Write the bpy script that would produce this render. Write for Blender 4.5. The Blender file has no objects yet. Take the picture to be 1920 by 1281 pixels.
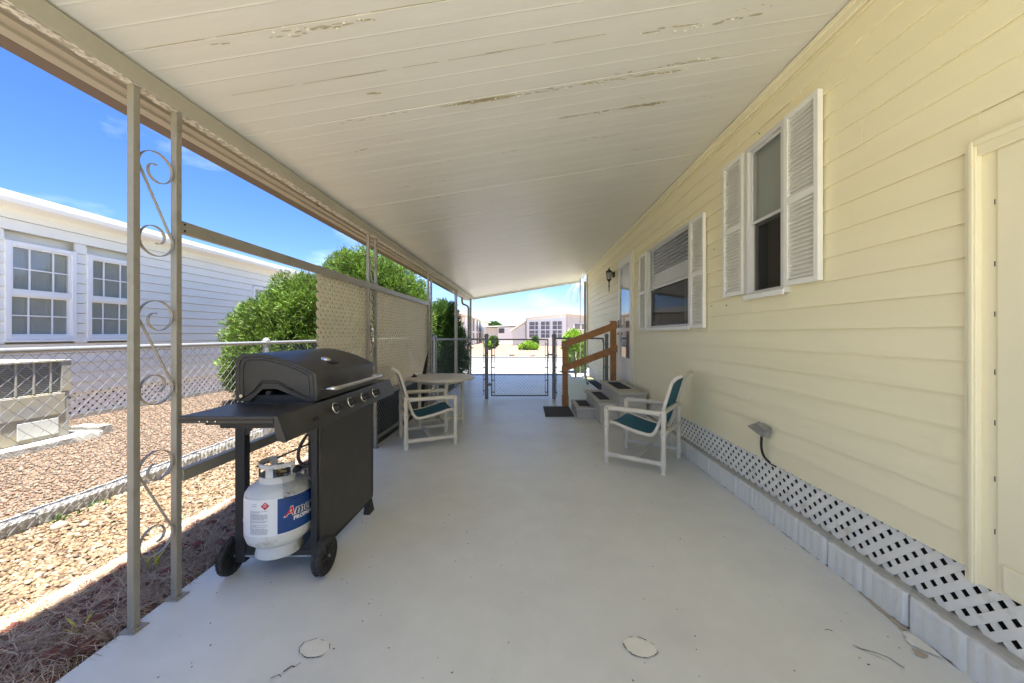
import bpy, math, random
import numpy as np
from mathutils import Vector, Matrix

random.seed(7)
np.random.seed(7)
S = bpy.context.scene
COL = S.collection
R = math.radians

# ------------------------------------------------------------------ camera, sky, sun, exposure
cam = bpy.data.cameras.new('camera')
cam.lens = 12.94
cam.sensor_width = 36
cam.shift_x = -0.01458
cam.shift_y = -0.00703
cam.clip_start = 0.05
cam.clip_end = 2000
camo = bpy.data.objects.new('camera', cam)
camo.location = (0, 0, 1.25)
camo.rotation_euler = (R(90), 0, 0)
COL.objects.link(camo)
S.camera = camo

SUN = Vector((0.10, -0.15, 1.0)).normalized()
elev = math.asin(SUN.z)
azim = math.atan2(SUN.x, SUN.y)
w = bpy.data.worlds.new('World')
S.world = w
w.use_nodes = True
nt = w.node_tree
nt.nodes.clear()
wo = nt.nodes.new('ShaderNodeOutputWorld')
bg = nt.nodes.new('ShaderNodeBackground')
sky = nt.nodes.new('ShaderNodeTexSky')
sky.sky_type = 'NISHITA'
sky.sun_disc = False
sky.sun_elevation = elev
sky.sun_rotation = azim
sky.air_density = 1.0
sky.altitude = 1500
sky.dust_density = 0.3
sky.ozone_density = 3.5
bg.inputs['Strength'].default_value = 0.05
tc = nt.nodes.new('ShaderNodeTexCoord')
mp = nt.nodes.new('ShaderNodeMapping')
mp.inputs['Scale'].default_value = (1.3, 1.3, 3.6)
mp.inputs['Location'].default_value = (0.35, 0.1, 0.25)
nz = nt.nodes.new('ShaderNodeTexNoise')
nz.inputs['Scale'].default_value = 1.7
nz.inputs['Detail'].default_value = 6
nz.inputs['Roughness'].default_value = 0.55
cr = nt.nodes.new('ShaderNodeValToRGB')
cr.color_ramp.elements[0].position = 0.53
cr.color_ramp.elements[0].color = (0, 0, 0, 1)
cr.color_ramp.elements[1].position = 0.78
cr.color_ramp.elements[1].color = (.4, .4, .4, 1)
mx = nt.nodes.new('ShaderNodeMixRGB')
mx.inputs[2].default_value = (8.5, 9.0, 9.6, 1)
nt.links.new(tc.outputs['Generated'], mp.inputs[0])
nt.links.new(mp.outputs[0], nz.inputs['Vector'])
nt.links.new(nz.outputs['Fac'], cr.inputs[0])
nt.links.new(cr.outputs[0], mx.inputs[0])
hsv = nt.nodes.new('ShaderNodeHueSaturation')
hsv.inputs['Saturation'].default_value = 1.2
nt.links.new(sky.outputs[0], hsv.inputs['Color'])
tint = nt.nodes.new('ShaderNodeMixRGB')
tint.blend_type = 'MULTIPLY'
tint.inputs[0].default_value = 1
tint.inputs[2].default_value = (.75, .71, .84, 1)
nt.links.new(hsv.outputs[0], tint.inputs[1])
nt.links.new(tint.outputs[0], mx.inputs[1])
nt.links.new(mx.outputs[0], bg.inputs['Color'])
nt.links.new(bg.outputs[0], wo.inputs['Surface'])

sl = bpy.data.lights.new('sun', 'SUN')
sl.energy = 3.3
sl.angle = R(1.5)
sl.color = (1.0, 0.955, 0.89)
slo = bpy.data.objects.new('sun', sl)
slo.rotation_euler = (-SUN).to_track_quat('-Z', 'Y').to_euler()
slo.location = (3, -2, 12)
COL.objects.link(slo)

S.view_settings.view_transform = 'Standard'
S.view_settings.look = 'None'
S.view_settings.gamma = 1
S.view_settings.use_curve_mapping = False
S.view_settings.exposure = 2.8
S.cycles.max_bounces = 10
S.cycles.diffuse_bounces = 6
S.cycles.transparent_max_bounces = 16

# ------------------------------------------------------------------ helpers
def c(r, g, b):
    f = lambda u: (u / 255 / 12.92) if u / 255 <= .04045 else ((u / 255 + .055) / 1.055) ** 2.4
    return (f(r), f(g), f(b))

MATS = {}
def mat(name, col, rough=.6, var=.08, scale=4., bump=0., bscale=60., metal=0., spec=.5, island=0., dirt=None, dscale=1.5, dlo=.55, dhi=.75, stretch=(1, 1, 1)):
    m = bpy.data.materials.new(name)
    m.use_nodes = True
    t = m.node_tree
    p = t.nodes['Principled BSDF']
    p.inputs['Roughness'].default_value = rough
    p.inputs['Metallic'].default_value = metal
    p.inputs['Specular IOR Level'].default_value = spec
    N = t.nodes.new
    L = t.links.new
    co = N('ShaderNodeTexCoord')
    oi = N('ShaderNodeObjectInfo')
    ad = N('ShaderNodeVectorMath'); ad.operation = 'MULTIPLY_ADD'
    sc = N('ShaderNodeCombineXYZ')
    L(oi.outputs['Random'], sc.inputs[0]); L(oi.outputs['Random'], sc.inputs[1])
    L(sc.outputs[0], ad.inputs[0]); ad.inputs[1].default_value = (17, 31, 0)
    L(co.outputs['Object'], ad.inputs[2])
    ms = N('ShaderNodeVectorMath'); ms.operation = 'MULTIPLY'; ms.inputs[1].default_value = stretch
    L(ad.outputs[0], ms.inputs[0])
    n1 = N('ShaderNodeTexNoise'); n1.inputs['Scale'].default_value = scale; n1.inputs['Detail'].default_value = 5
    n1.inputs['Roughness'].default_value = .6
    L(ms.outputs[0], n1.inputs['Vector'])
    r = N('ShaderNodeValToRGB')
    r.color_ramp.elements[0].position = .3
    r.color_ramp.elements[1].position = .7
    r.color_ramp.elements[0].color = tuple(x * (1 - var) for x in col) + (1,)
    r.color_ramp.elements[1].color = tuple(min(x * (1 + var), .95) for x in col) + (1,)
    L(n1.outputs['Fac'], r.inputs[0])
    out = r.outputs[0]
    if dirt:
        n3 = N('ShaderNodeTexNoise'); n3.inputs['Scale'].default_value = dscale; n3.inputs['Detail'].default_value = 8
        n3.inputs['Roughness'].default_value = .65
        L(ms.outputs[0], n3.inputs['Vector'])
        r3 = N('ShaderNodeMapRange'); r3.inputs[1].default_value = dlo; r3.inputs[2].default_value = dhi
        L(n3.outputs['Fac'], r3.inputs[0])
        x3 = N('ShaderNodeMixRGB'); L(r3.outputs[0], x3.inputs[0]); L(out, x3.inputs[1])
        x3.inputs[2].default_value = tuple(dirt) + (1,)
        out = x3.outputs[0]
    if island:
        ge = N('ShaderNodeNewGeometry')
        r2 = N('ShaderNodeMapRange'); r2.inputs[3].default_value = 1 - island; r2.inputs[4].default_value = 1 + island
        L(ge.outputs['Random Per Island'], r2.inputs[0])
        hs = N('ShaderNodeHueSaturation'); L(out, hs.inputs['Color']); L(r2.outputs[0], hs.inputs['Value'])
        out = hs.outputs[0]
    L(out, p.inputs['Base Color'])
    if bump:
        n2 = N('ShaderNodeTexNoise'); n2.inputs['Scale'].default_value = bscale; n2.inputs['Detail'].default_value = 4
        L(ms.outputs[0], n2.inputs['Vector'])
        b = N('ShaderNodeBump'); b.inputs['Strength'].default_value = bump; b.inputs['Distance'].default_value = .01
        L(n2.outputs['Fac'], b.inputs['Height']); L(b.outputs[0], p.inputs['Normal'])
    MATS[name] = m
    return m

def ramp_island(name, cols, rough=.7, transl=0., nscale=2.5, nvar=.25):
    """per-piece random colour taken from a list of real colours"""
    m = bpy.data.materials.new(name); m.use_nodes = True
    t = m.node_tree; p = t.nodes['Principled BSDF']; N = t.nodes.new; L = t.links.new
    ge = N('ShaderNodeNewGeometry')
    r = N('ShaderNodeValToRGB')
    el = r.color_ramp.elements
    while len(el) < len(cols): el.new(.5)
    for i, cc in enumerate(cols):
        el[i].position = i / (len(cols) - 1); el[i].color = tuple(cc) + (1,)
    L(ge.outputs['Random Per Island'], r.inputs[0])
    co = N('ShaderNodeTexCoord'); n = N('ShaderNodeTexNoise'); n.inputs['Scale'].default_value = nscale; n.inputs['Detail'].default_value = 4
    L(co.outputs['Object'], n.inputs['Vector'])
    mr = N('ShaderNodeMapRange'); mr.inputs[1].default_value = .3; mr.inputs[2].default_value = .7
    mr.inputs[3].default_value = 1 - nvar; mr.inputs[4].default_value = 1 + nvar
    L(n.outputs['Fac'], mr.inputs[0])
    hs = N('ShaderNodeHueSaturation'); L(r.outputs[0], hs.inputs['Color']); L(mr.outputs[0], hs.inputs['Value'])
    L(hs.outputs[0], p.inputs['Base Color'])
    p.inputs['Roughness'].default_value = rough
    if transl:
        tr = N('ShaderNodeBsdfTranslucent'); L(hs.outputs[0], tr.inputs[0])
        ms = N('ShaderNodeMixShader'); ms.inputs[0].default_value = transl
        L(p.outputs[0], ms.inputs[1]); L(tr.outputs[0], ms.inputs[2])
        L(ms.outputs[0], t.nodes['Material Output'].inputs[0])
    return m

def glass(name, tint=(.9, .95, .95), gloss=1.0, trans=.85):
    m = bpy.data.materials.new(name); m.use_nodes = True
    t = m.node_tree; N = t.nodes.new; L = t.links.new
    t.nodes.remove(t.nodes['Principled BSDF'])
    tr = N('ShaderNodeBsdfTransparent'); tr.inputs[0].default_value = tuple(x * trans for x in tint) + (1,)
    gl = N('ShaderNodeBsdfGlossy'); gl.inputs['Roughness'].default_value = .03; gl.inputs[0].default_value = (gloss,) * 3 + (1,)
    lw = N('ShaderNodeLayerWeight'); lw.inputs[0].default_value = .5
    pw = N('ShaderNodeMath'); pw.operation = 'POWER'; pw.inputs[1].default_value = 5.0; L(lw.outputs['Facing'], pw.inputs[0])
    fr = N('ShaderNodeMapRange'); fr.inputs[3].default_value = .04; fr.inputs[4].default_value = .8; L(pw.outputs[0], fr.inputs[0])
    ms = N('ShaderNodeMixShader')
    L(fr.outputs[0], ms.inputs[0]); L(tr.outputs[0], ms.inputs[1]); L(gl.outputs[0], ms.inputs[2])
    L(ms.outputs[0], t.nodes['Material Output'].inputs[0])
    return m

class B:
    def __init__(s): s.v = []; s.f = []
    def add(s, vs, fs):
        o = len(s.v); s.v += [tuple(v) for v in vs]; s.f += [tuple(i + o for i in f) for f in fs]; return s
    def box(s, x0, x1, y0, y1, z0, z1):
        return s.add([(x0,y0,z0),(x1,y0,z0),(x1,y1,z0),(x0,y1,z0),(x0,y0,z1),(x1,y0,z1),(x1,y1,z1),(x0,y1,z1)],
                     [(3,2,1,0),(4,5,6,7),(0,1,5,4),(1,2,6,5),(2,3,7,6),(3,0,4,7)])
    def obox(s, cen, size, rot):
        M = Matrix.Translation(cen) @ rot.to_4x4()
        hx, hy, hz = (q / 2 for q in size)
        vs = [M @ Vector(p) for p in [(-hx,-hy,-hz),(hx,-hy,-hz),(hx,hy,-hz),(-hx,hy,-hz),(-hx,-hy,hz),(hx,-hy,hz),(hx,hy,hz),(-hx,hy,hz)]]
        return s.add(vs, [(3,2,1,0),(4,5,6,7),(0,1,5,4),(1,2,6,5),(2,3,7,6),(3,0,4,7)])
    def beam(s, a, b, wd, ht, up=(0, 0, 1)):
        a = Vector(a); b = Vector(b); d = (b - a).normalized(); u = Vector(up); sd = d.cross(u).normalized(); u = sd.cross(d).normalized()
        vs = []
        for p in (a, b):
            for (i, j) in ((-1,-1),(1,-1),(1,1),(-1,1)): vs.append(p + sd * (i * wd / 2) + u * (j * ht / 2))
        return s.add(vs, [(0,1,2,3)[::-1],(4,5,6,7),(0,4,5,1)[::-1],(1,5,6,2)[::-1],(2,6,7,3)[::-1],(3,7,4,0)[::-1]])
    def tube(s, pts, r, n=10, closed=False):
        pts = [Vector(p) for p in pts]; m = len(pts)
        rs = r if isinstance(r, (list, tuple)) else [r] * m
        prev = None; rings = []
        for i, p in enumerate(pts):
            a = pts[i - 1] if (i or closed) else p
            b = pts[(i + 1) % m] if (i < m - 1 or closed) else p
            d = (b - a).normalized()
            if prev is None:
                prev = d.orthogonal().normalized()
            prev = (prev - d * prev.dot(d))
            prev = prev.normalized() if prev.length > 1e-6 else d.orthogonal().normalized()
            e = d.cross(prev)
            rings.append([p + (prev * math.cos(2*math.pi*k/n) + e * math.sin(2*math.pi*k/n)) * rs[i] for k in range(n)])
        vs = [v for q in rings for v in q]; fs = []
        mm = m if closed else m - 1
        for i in range(mm):
            for k in range(n):
                i2 = (i + 1) % m
                fs.append((i*n+k, i*n+(k+1) % n, i2*n+(k+1) % n, i2*n+k))
        if not closed:
            fs.append(tuple(range(n))[::-1]); fs.append(tuple((m-1)*n + k for k in range(n)))
        return s.add(vs, fs)
    def strip(s, pts, wd, th, axis):
        """flat bar along pts; its width lies along axis"""
        pts = [Vector(p) for p in pts]; ax = Vector(axis).normalized(); vs = []; m = len(pts)
        for i, p in enumerate(pts):
            d = (pts[min(i+1, m-1)] - pts[max(i-1, 0)]).normalized(); nn = d.cross(ax).normalized()
            for (q, k) in ((-1,-1),(1,-1),(1,1),(-1,1)): vs.append(p + ax * (q*wd/2) + nn * (k*th/2))
        fs = [(0,1,2,3)[::-1], tuple(4*(m-1)+k for k in range(4))]
        for i in range(m-1):
            for k in range(4): fs.append((4*i+k, 4*i+(k+1) % 4, 4*i+4+(k+1) % 4, 4*i+4+k)[::-1])
        return s.add(vs, fs)
    def lathe(s, prof, n=24, cen=(0, 0, 0), axis='z', a0=0, a1=2*math.pi):
        full = abs(a1 - a0 - 2*math.pi) < 1e-6; m = len(prof); vs = []
        nn = n if full else n + 1
        for k in range(nn):
            a = a0 + (a1 - a0) * k / n; ca, sa = math.cos(a), math.sin(a)
            for (r, h) in prof:
                p = (r*ca, r*sa, h) if axis == 'z' else ((h, r*ca, r*sa) if axis == 'x' else (r*sa, h, r*ca))
                vs.append((cen[0]+p[0], cen[1]+p[1], cen[2]+p[2]))
        fs = []
        for k in range(n):
            k2 = (k + 1) % nn
            for j in range(m - 1): fs.append((k*m+j, k2*m+j, k2*m+j+1, k*m+j+1))
        return s.add(vs, fs)
    def prism(s, poly, lo, hi, axis='y'):
        n = len(poly); vs = []
        for h in (lo, hi):
            for (a, b) in poly: vs.append((a, h, b) if axis == 'y' else ((h, a, b) if axis == 'x' else (a, b, h)))
        fs = [tuple(range(n)), tuple(range(n, 2*n))[::-1]]
        for i in range(n): fs.append((i, i+n, (i+1) % n + n, (i+1) % n))
        return s.add(vs, fs)
    def cyl(s, a, b, r, n=12): return s.tube([a, b], r, n)
    def sphere(s, cen, r, n=10, sq=(1, 1, 1)):
        prof = [(max(r*math.sin(math.pi*i/n), 1e-5), -r*math.cos(math.pi*i/n)) for i in range(n+1)]
        b = B().lathe(prof, 2*n)
        return s.add([(cen[0]+x*sq[0], cen[1]+y*sq[1], cen[2]+z*sq[2]) for x, y, z in b.v], b.f)

OFF = {}
def tag(o, label=None, cat=None, group=None, kind=None):
    if label: o['label'] = label
    if cat: o['category'] = cat
    if group: o['group'] = group
    if kind: o['kind'] = kind
    return o
def thing(name, label, cat, loc=(0, 0, 0), group=None, rz=0):
    o = bpy.data.objects.new(name, None)
    o.empty_display_size = .1
    o.location = loc; o.rotation_euler = (0, 0, rz)
    COL.objects.link(o); OFF[o.name] = Vector(loc) if rz == 0 else Vector((0, 0, 0))
    return tag(o, label, cat, group)
def fixnormals(me):
    import bmesh
    bm = bmesh.new(); bm.from_mesh(me); bmesh.ops.recalc_face_normals(bm, faces=bm.faces); bm.to_mesh(me); bm.free()
def obj(name, b, m, parent=None, smooth=None, bevel=0, kind=None, label=None, seg=2, fix=True, local=False):
    me = bpy.data.meshes.new(name)
    off = OFF.get(parent.name, Vector((0, 0, 0))) if parent else Vector((0, 0, 0))
    if local: off = Vector((0, 0, 0))
    vs = [(v[0]-off.x, v[1]-off.y, v[2]-off.z) for v in b.v]
    me.from_pydata(vs, [], b.f)
    if fix: fixnormals(me)
    me.materials.append(m)
    if smooth is not None:
        me.polygons.foreach_set('use_smooth', [True]*len(me.polygons))
        me.set_sharp_from_angle(angle=R(smooth))
    o = bpy.data.objects.new(name, me); COL.objects.link(o)
    if parent: o.parent = parent; OFF[o.name] = off
    if bevel:
        bv = o.modifiers.new('bevel', 'BEVEL'); bv.width = bevel; bv.segments = seg; bv.limit_method = 'ANGLE'; bv.angle_limit = R(40)
    if kind: o['kind'] = kind
    if label: o['label'] = label
    return o
def npobj(name, V, F, m, parent=None, kind=None, smooth=False):
    me = bpy.data.meshes.new(name)
    off = OFF.get(parent.name, Vector((0, 0, 0))) if parent else Vector((0, 0, 0))
    V = np.asarray(V, dtype=np.float64) - np.array(off)[None, :]
    F = np.asarray(F, dtype=np.int32); k = F.shape[1]
    me.vertices.add(len(V)); me.vertices.foreach_set('co', V.astype(np.float32).ravel())
    me.loops.add(F.size); me.loops.foreach_set('vertex_index', F.ravel())
    me.polygons.add(len(F)); me.polygons.foreach_set('loop_start', np.arange(0, F.size, k, dtype=np.int32))
    if smooth: me.polygons.foreach_set('use_smooth', np.ones(len(F), dtype=bool))
    me.update(calc_edges=True); me.validate()
    me.materials.append(m)
    o = bpy.data.objects.new(name, me); COL.objects.link(o)
    if parent: o.parent = parent; OFF[o.name] = off
    if kind: o['kind'] = kind
    return o
def inst(src, loc=(0, 0, 0), rot=None, parent=None):
    o = src.copy(); COL.objects.link(o); o.location = loc
    if rot: o.rotation_euler = rot
    if parent: o.parent = parent
    return o
def copy_tree(o, parent=None):
    n = o.copy(); COL.objects.link(n); n.parent = parent
    for ch in list(o.children): copy_tree(ch, n)
    return n
def smoothpath(P, k=6):
    P = [Vector(p) for p in P]; out = []
    for i in range(len(P) - 1):
        p0 = P[max(i-1, 0)]; p1 = P[i]; p2 = P[i+1]; p3 = P[min(i+2, len(P)-1)]
        for j in range(k):
            t = j / k
            out.append(.5*((2*p1) + (p2-p0)*t + (2*p0-5*p1+4*p2-p3)*t*t + (3*p1-p0-3*p2+p3)*t**3))
    out.append(P[-1]); return out

def chain(b, o, d, L, z0, z1, p=.078, r=.0017):
    """zigzag wires: start o (xy), direction d (xy), length L"""
    o = Vector((o[0], o[1], 0)); d = Vector((d[0], d[1], 0)).normalized(); nrm = Vector((-d.y, d.x, 0))
    n = int(L/p); m = int((z1-z0)/(p/2))
    for i in range(n+1):
        s0 = i*p
        pts = []
        for j in range(m+1):
            s = s0 + (p*.5 if j % 2 else 0) - (.0 if i % 2 else 0)
            if s > L: s = L
            pts.append(o + d*s + nrm*(.0025*(1 if j % 2 else -1)) + Vector((0, 0, z0+j*p/2)))
        b.tube(pts, r, 4)
        # the opposite leg of each diamond
        pts2 = []
        for j in range(m+1):
            s = s0 - (p*.5 if j % 2 else 0)
            s = min(max(s, 0), L)
            pts2.append(o + d*s + nrm*(.0025*(-1 if j % 2 else 1)) + Vector((0, 0, z0+j*p/2)))
        b.tube(pts2, r, 4)
    return b

# ------------------------------------------------------------------ materials
m_ceil = mat('ceiling_paint', c(226, 223, 213), .36, .04, 2.5, .05, 25, stretch=(.5, 3, 1), dirt=c(220, 216, 202), dscale=1.2, dlo=.5, dhi=.9)
m_beam = mat('beam_paint', c(184, 177, 159), .55, .06, 6, .1, 40)
m_fascia = mat('fascia_paint', c(176, 165, 145), .5, .08, 5, .1, 40, stretch=(1, .2, 1))
m_brown = mat('brown_gutter', c(112, 94, 80), .5, .08, 5)
m_flake = mat('bare_patch', c(190, 180, 150), .8, .15, 30)
m_whiteflake = mat('peeling_paint', c(228, 222, 206), .7, .15, 40, .3, 90)
m_wall = mat('yellow_siding', c(247, 237, 199), .5, .025, 2, .06, 45, stretch=(1, .25, 3), dirt=c(241, 230, 190), dscale=.8, dlo=.5, dhi=.9)
m_trimy = mat('yellow_trim', c(242, 233, 198), .45, .03, 3, .03, 30)
m_white = mat('white_paint', c(238, 236, 228), .45, .03, 6, .03, 40)
m_whitealu = mat('white_frame', c(214, 212, 206), .4, .04, 6)
m_slat = mat('white_lattice', c(238, 235, 223), .5, .05, 8, dirt=c(190, 178, 156), dscale=7, dlo=.56, dhi=.8)
m_screen = mat('tan_lattice', c(228, 216, 190), .55, .06, 6, dirt=c(204, 190, 160), dscale=4, dlo=.55, dhi=.85)
m_post = mat('post_paint', c(156, 150, 136), .42, .07, 7, .08, 60, metal=.15, dirt=c(128, 121, 106), dscale=9, dlo=.55, dhi=.8)
m_block = mat('block_paint', c(222, 221, 212), .7, .04, 5, .25, 70, dirt=c(212, 211, 200), dscale=5, dlo=.5, dhi=.8)
m_mortar = mat('mortar_cap', c(182, 178, 166), .85, .08, 8, .5, 60)
m_black = mat('black_enamel', c(54, 51, 47), .42, .05, 8, .03, 120, dirt=c(74, 70, 64), dscale=7, dlo=.5, dhi=.85)
m_blackm = mat('black_matte', c(40, 39, 37), .6, .08, 10, .05, 90)
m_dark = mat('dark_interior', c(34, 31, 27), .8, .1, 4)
m_rubber = mat('rubber', c(48, 47, 45), .75, .1, 20, .1, 80)
m_chrome = mat('chrome', (.72, .70, .67), .22, .03, 10, metal=1)
m_galv = mat('galvanised', c(158, 160, 160), .42, .1, 20, .05, 80, metal=.6)
m_gatemetal = mat('gate_metal', c(132, 135, 136), .42, .1, 20, .05, 80, metal=.5)
m_pvc = mat('pvc_white', c(222, 214, 196), .4, .04, 6, dirt=c(200, 188, 164), dscale=7, dlo=.58, dhi=.85)
m_teal = mat('teal_sling', c(38, 100, 120), .75, .1, 12, .25, 300)
m_tank = mat('tank_paint', c(208, 208, 203), .42, .05, 6, .05, 60, dirt=c(160, 148, 128), dscale=9, dlo=.56, dhi=.74)
m_labelw = mat('label_white', c(225, 225, 224), .4, .02, 5)
m_blue = mat('label_blue', c(22, 62, 122), .35, .12, 6)
m_red = mat('print_red', c(196, 30, 44), .4, .03)
m_grey = mat('print_grey', c(160, 160, 162), .5, .05)
m_navy = mat('print_navy', c(18, 34, 84), .4, .03)
m_brass = mat('brass', (.5, .36, .15), .35, .1, 10, metal=1)
m_step = mat('step_paint', c(192, 187, 174), .7, .08, 7, .3, 60)
m_mat = mat('rubber_mat', c(72, 69, 64), .85, .12, 30, .4, 150)
m_wood = mat('stained_wood', c(176, 122, 72), .6, .22, 9, .15, 60, stretch=(1, 1, 1))
m_lampblk = mat('lamp_black', c(38, 36, 34), .45, .1, 12)
m_conc = mat('concrete', c(142, 142, 142), .85, .1, 3, .25, 60, dirt=c(130, 129, 126), dscale=1.2, dlo=.5, dhi=.8)
m_kerb = mat('kerb_concrete', c(160, 157, 149), .9, .15, 8, .6, 45, dirt=c(110, 106, 96), dscale=5, dlo=.5, dhi=.72)
m_nwall = mat('neighbour_siding', c(246, 243, 232), .5, .02, 2)
m_nwhite = mat('neighbour_trim', c(248, 247, 244), .45, .02, 3)
m_curtain = mat('curtain', c(208, 206, 198), .85, .06, 9, stretch=(1, 6, .4))
m_shade = mat('roller_shade', c(196, 198, 190), .8, .04, 3)
m_brownroom = mat('room_brown', c(150, 122, 96), .8, .25, 3)
m_ac = mat('ac_casing', c(150, 150, 144), .55, .08, 5, .05, 40, dirt=c(166, 156, 122), dscale=3, dlo=.45, dhi=.7)
m_acdark = mat('ac_fins', c(122, 126, 124), .5, .1, 10)
m_cable = mat('black_cable', c(30, 30, 30), .5, .05)
m_plastic = glass('clear_plastic', (.95, .95, .95), 1.0, .8)
m_glass = glass('window_glass', (.95, .96, .955), 1.0, .92)
m_bug = bpy.data.materials.new('insect_screen_mesh'); m_bug.use_nodes = True
_t = m_bug.node_tree; _tr = _t.nodes.new('ShaderNodeBsdfTransparent'); _mx = _t.nodes.new('ShaderNodeMixShader'); _mx.inputs[0].default_value = .32
_t.nodes['Principled BSDF'].inputs['Base Color'].default_value = (.03, .03, .03, 1); _t.nodes['Principled BSDF'].inputs['Roughness'].default_value = .8
_t.links.new(_tr.outputs[0], _mx.inputs[1]); _t.links.new(_t.nodes['Principled BSDF'].outputs[0], _mx.inputs[2]); _t.links.new(_mx.outputs[0], _t.nodes['Material Output'].inputs[0])
m_roofw = mat('far_roof', c(228, 226, 218), .6, .04, 2)
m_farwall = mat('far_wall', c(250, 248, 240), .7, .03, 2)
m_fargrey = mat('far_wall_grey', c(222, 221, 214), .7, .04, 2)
m_farshade = mat('far_wall_shade', c(214, 206, 194), .7, .04, 2)  # white wall's shaded side, the shade put into the colour
m_farglass = mat('far_glass', c(120, 122, 126), .15, .2, 1.2)
m_fardark = mat('far_screen', c(92, 88, 86), .5, .15, 2)
m_bark = mat('bark', c(98, 80, 62), .9, .25, 14, .5, 60)
m_rock = mat('rock', c(150, 138, 122), .9, .25, 9, .5, 40)
m_lava = ramp_island('lava_rock', [c(96, 52, 42), c(124, 68, 54), c(82, 58, 50), c(140, 84, 68)], .9, 0, 8, .3)
m_needle = ramp_island('pine_needle', [c(196, 174, 146), c(160, 134, 108), c(216, 198, 170), c(134, 104, 84), c(178, 146, 118)], .8, 0, 2, .25)
m_peb1 = ramp_island('tan_pebble', [c(115, 92, 63), c(129, 111, 84), c(82, 61, 43), c(158, 147, 129), c(110, 86, 61), c(68, 53, 39), c(137, 116, 86), c(122, 104, 86), c(96, 79, 56)], .75, 0, 1.2, .15)
m_peb2 = ramp_island('pink_pebble', [c(110, 88, 70), c(125, 108, 90), c(94, 73, 56), c(134, 122, 106), c(104, 84, 68), c(114, 96, 78)], .8, 0, 1.2, .1)
m_leaf = ramp_island('conifer_green', [c(92, 80, 44), c(58, 86, 28), c(86, 116, 36), c(110, 142, 46), c(70, 100, 32), c(134, 160, 60)], .6, .28, 1.8, .45)
m_leafd = ramp_island('deep_green', [c(46, 72, 28), c(66, 98, 38), c(86, 120, 46), c(56, 84, 34)], .6, .25, 2.2, .3)
m_leafy = ramp_island('yellow_green', [c(120, 160, 40), c(150, 190, 56), c(104, 142, 36), c(176, 200, 84)], .6, .3, 3, .25)
m_reed = ramp_island('pale_reed', [c(190, 186, 150), c(206, 200, 168), c(150, 150, 104)], .7, .2, 3, .2)
m_yellowg = ramp_island('yellow_blade', [c(196, 182, 50), c(170, 160, 44), c(210, 200, 90)], .6, .2, 6, .2)
m_greenp = mat('green_plastic', c(28, 56, 42), .5, .2, 12)

def floor_mat():
    m = mat('patio_paint', c(225, 225, 217), .5, .03, 7, .10, 12, dirt=c(209, 208, 200), dscale=1.3, dlo=.42, dhi=.8)
    t = m.node_tree; N = t.nodes.new; L = t.links.new
    p = t.nodes['Principled BSDF']
    co = [n for n in t.nodes if n.type == 'TEX_COORD'][0]
    p.inputs['Roughness'].default_value = .36
    return m
m_floor = floor_mat()

def gravel_mat(name, cols, scale):
    m = bpy.data.materials.new(name); m.use_nodes = True
    t = m.node_tree; p = t.nodes['Principled BSDF']; N = t.nodes.new; L = t.links.new
    p.inputs['Roughness'].default_value = .85
    co = N('ShaderNodeTexCoord')
    v = N('ShaderNodeTexVoronoi'); v.inputs['Scale'].default_value = scale
    L(co.outputs['Object'], v.inputs['Vector'])
    sp = N('ShaderNodeSeparateColor'); L(v.outputs['Color'], sp.inputs[0])
    r = N('ShaderNodeValToRGB'); el = r.color_ramp.elements
    while len(el) < len(cols): el.new(.5)
    for i, cc in enumerate(cols): el[i].position = i/(len(cols)-1); el[i].color = tuple(cc)+(1,)
    L(sp.outputs[0], r.inputs[0])
    L(r.outputs[0], p.inputs['Base Color'])
    b = N('ShaderNodeBump'); b.inputs['Strength'].default_value = .8; b.inputs['Distance'].default_value = .02; b.invert = True
    L(v.outputs['Distance'], b.inputs['Height']); L(b.outputs[0], p.inputs['Normal'])
    return m
m_gravel1 = gravel_mat('tan_gravel_bed', [c(92, 67, 40), c(113, 92, 61), c(79, 58, 37), c(120, 104, 78)], 42)
m_gravel2 = gravel_mat('pink_gravel_bed', [c(100, 79, 61), c(117, 99, 81), c(88, 67, 50), c(125, 111, 94)], 36)
m_soil = mat('soil', c(74, 54, 44), .95, .3, 9, .6, 40)
m_grassg = mat('dry_lawn', c(132, 132, 92), .9, .2, .5, .4, 12)
m_lot = mat('lot_gravel', c(126, 108, 92), .9, .1, 1.5, .4, 12)
m_bounce = mat('bounce_concrete', c(206, 204, 198), .85, .08, 3, .25, 60)  # pale colour chosen to bounce more sun under the roof
m_road = mat('road_surface', c(118, 118, 117), .9, .08, .7, .3, 30)

# ------------------------------------------------------------------ setting
def sheet(name, x0, x1, y0, y1, z, m, th=.0):
    b = B()
    if th: b.box(x0, x1, y0, y1, z-th, z)
    else: b.add([(x0,y0,z),(x1,y0,z),(x1,y1,z),(x0,y1,z)], [(0,1,2,3)])
    o = obj(name, b, m); o['kind'] = 'structure'; return o
sheet('ground', -900, 900, -300, 1500, -.075, m_grassg)
patio = sheet('patio', -1.694, 1.62, -1.4, 11.2, 0, m_floor, .12)
sheet('bounce_slab', -1.694, 1.62, -14, -1.402, -.004, m_bounce, .08)  # unseen bright slab added behind the camera to bounce sunlight in
sheet('driveway', -3.6, 2.6, 11.202, 16.3, -.004, m_conc, .08)
sheet('road', -200, 200, 16.302, 19.6, -.012, m_road, .05)
sheet('kerb', -200, 200, 19.602, 19.75, .05, m_conc, .12)
sheet('gravel_lot', -200, 200, 19.752, 66, -.002, m_lot, .07)
sheet('gravel_strip', -3.26, -2.24, -3, 7.2, -.035, m_gravel1, .04)
sheet('gravel_yard', -8.2, -3.40, -4, 15.9, -.03, m_gravel2, .045)
sheet('mulch_bed', -2.24, -1.696, -3, 7.2, -.05, m_soil, .03)
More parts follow.
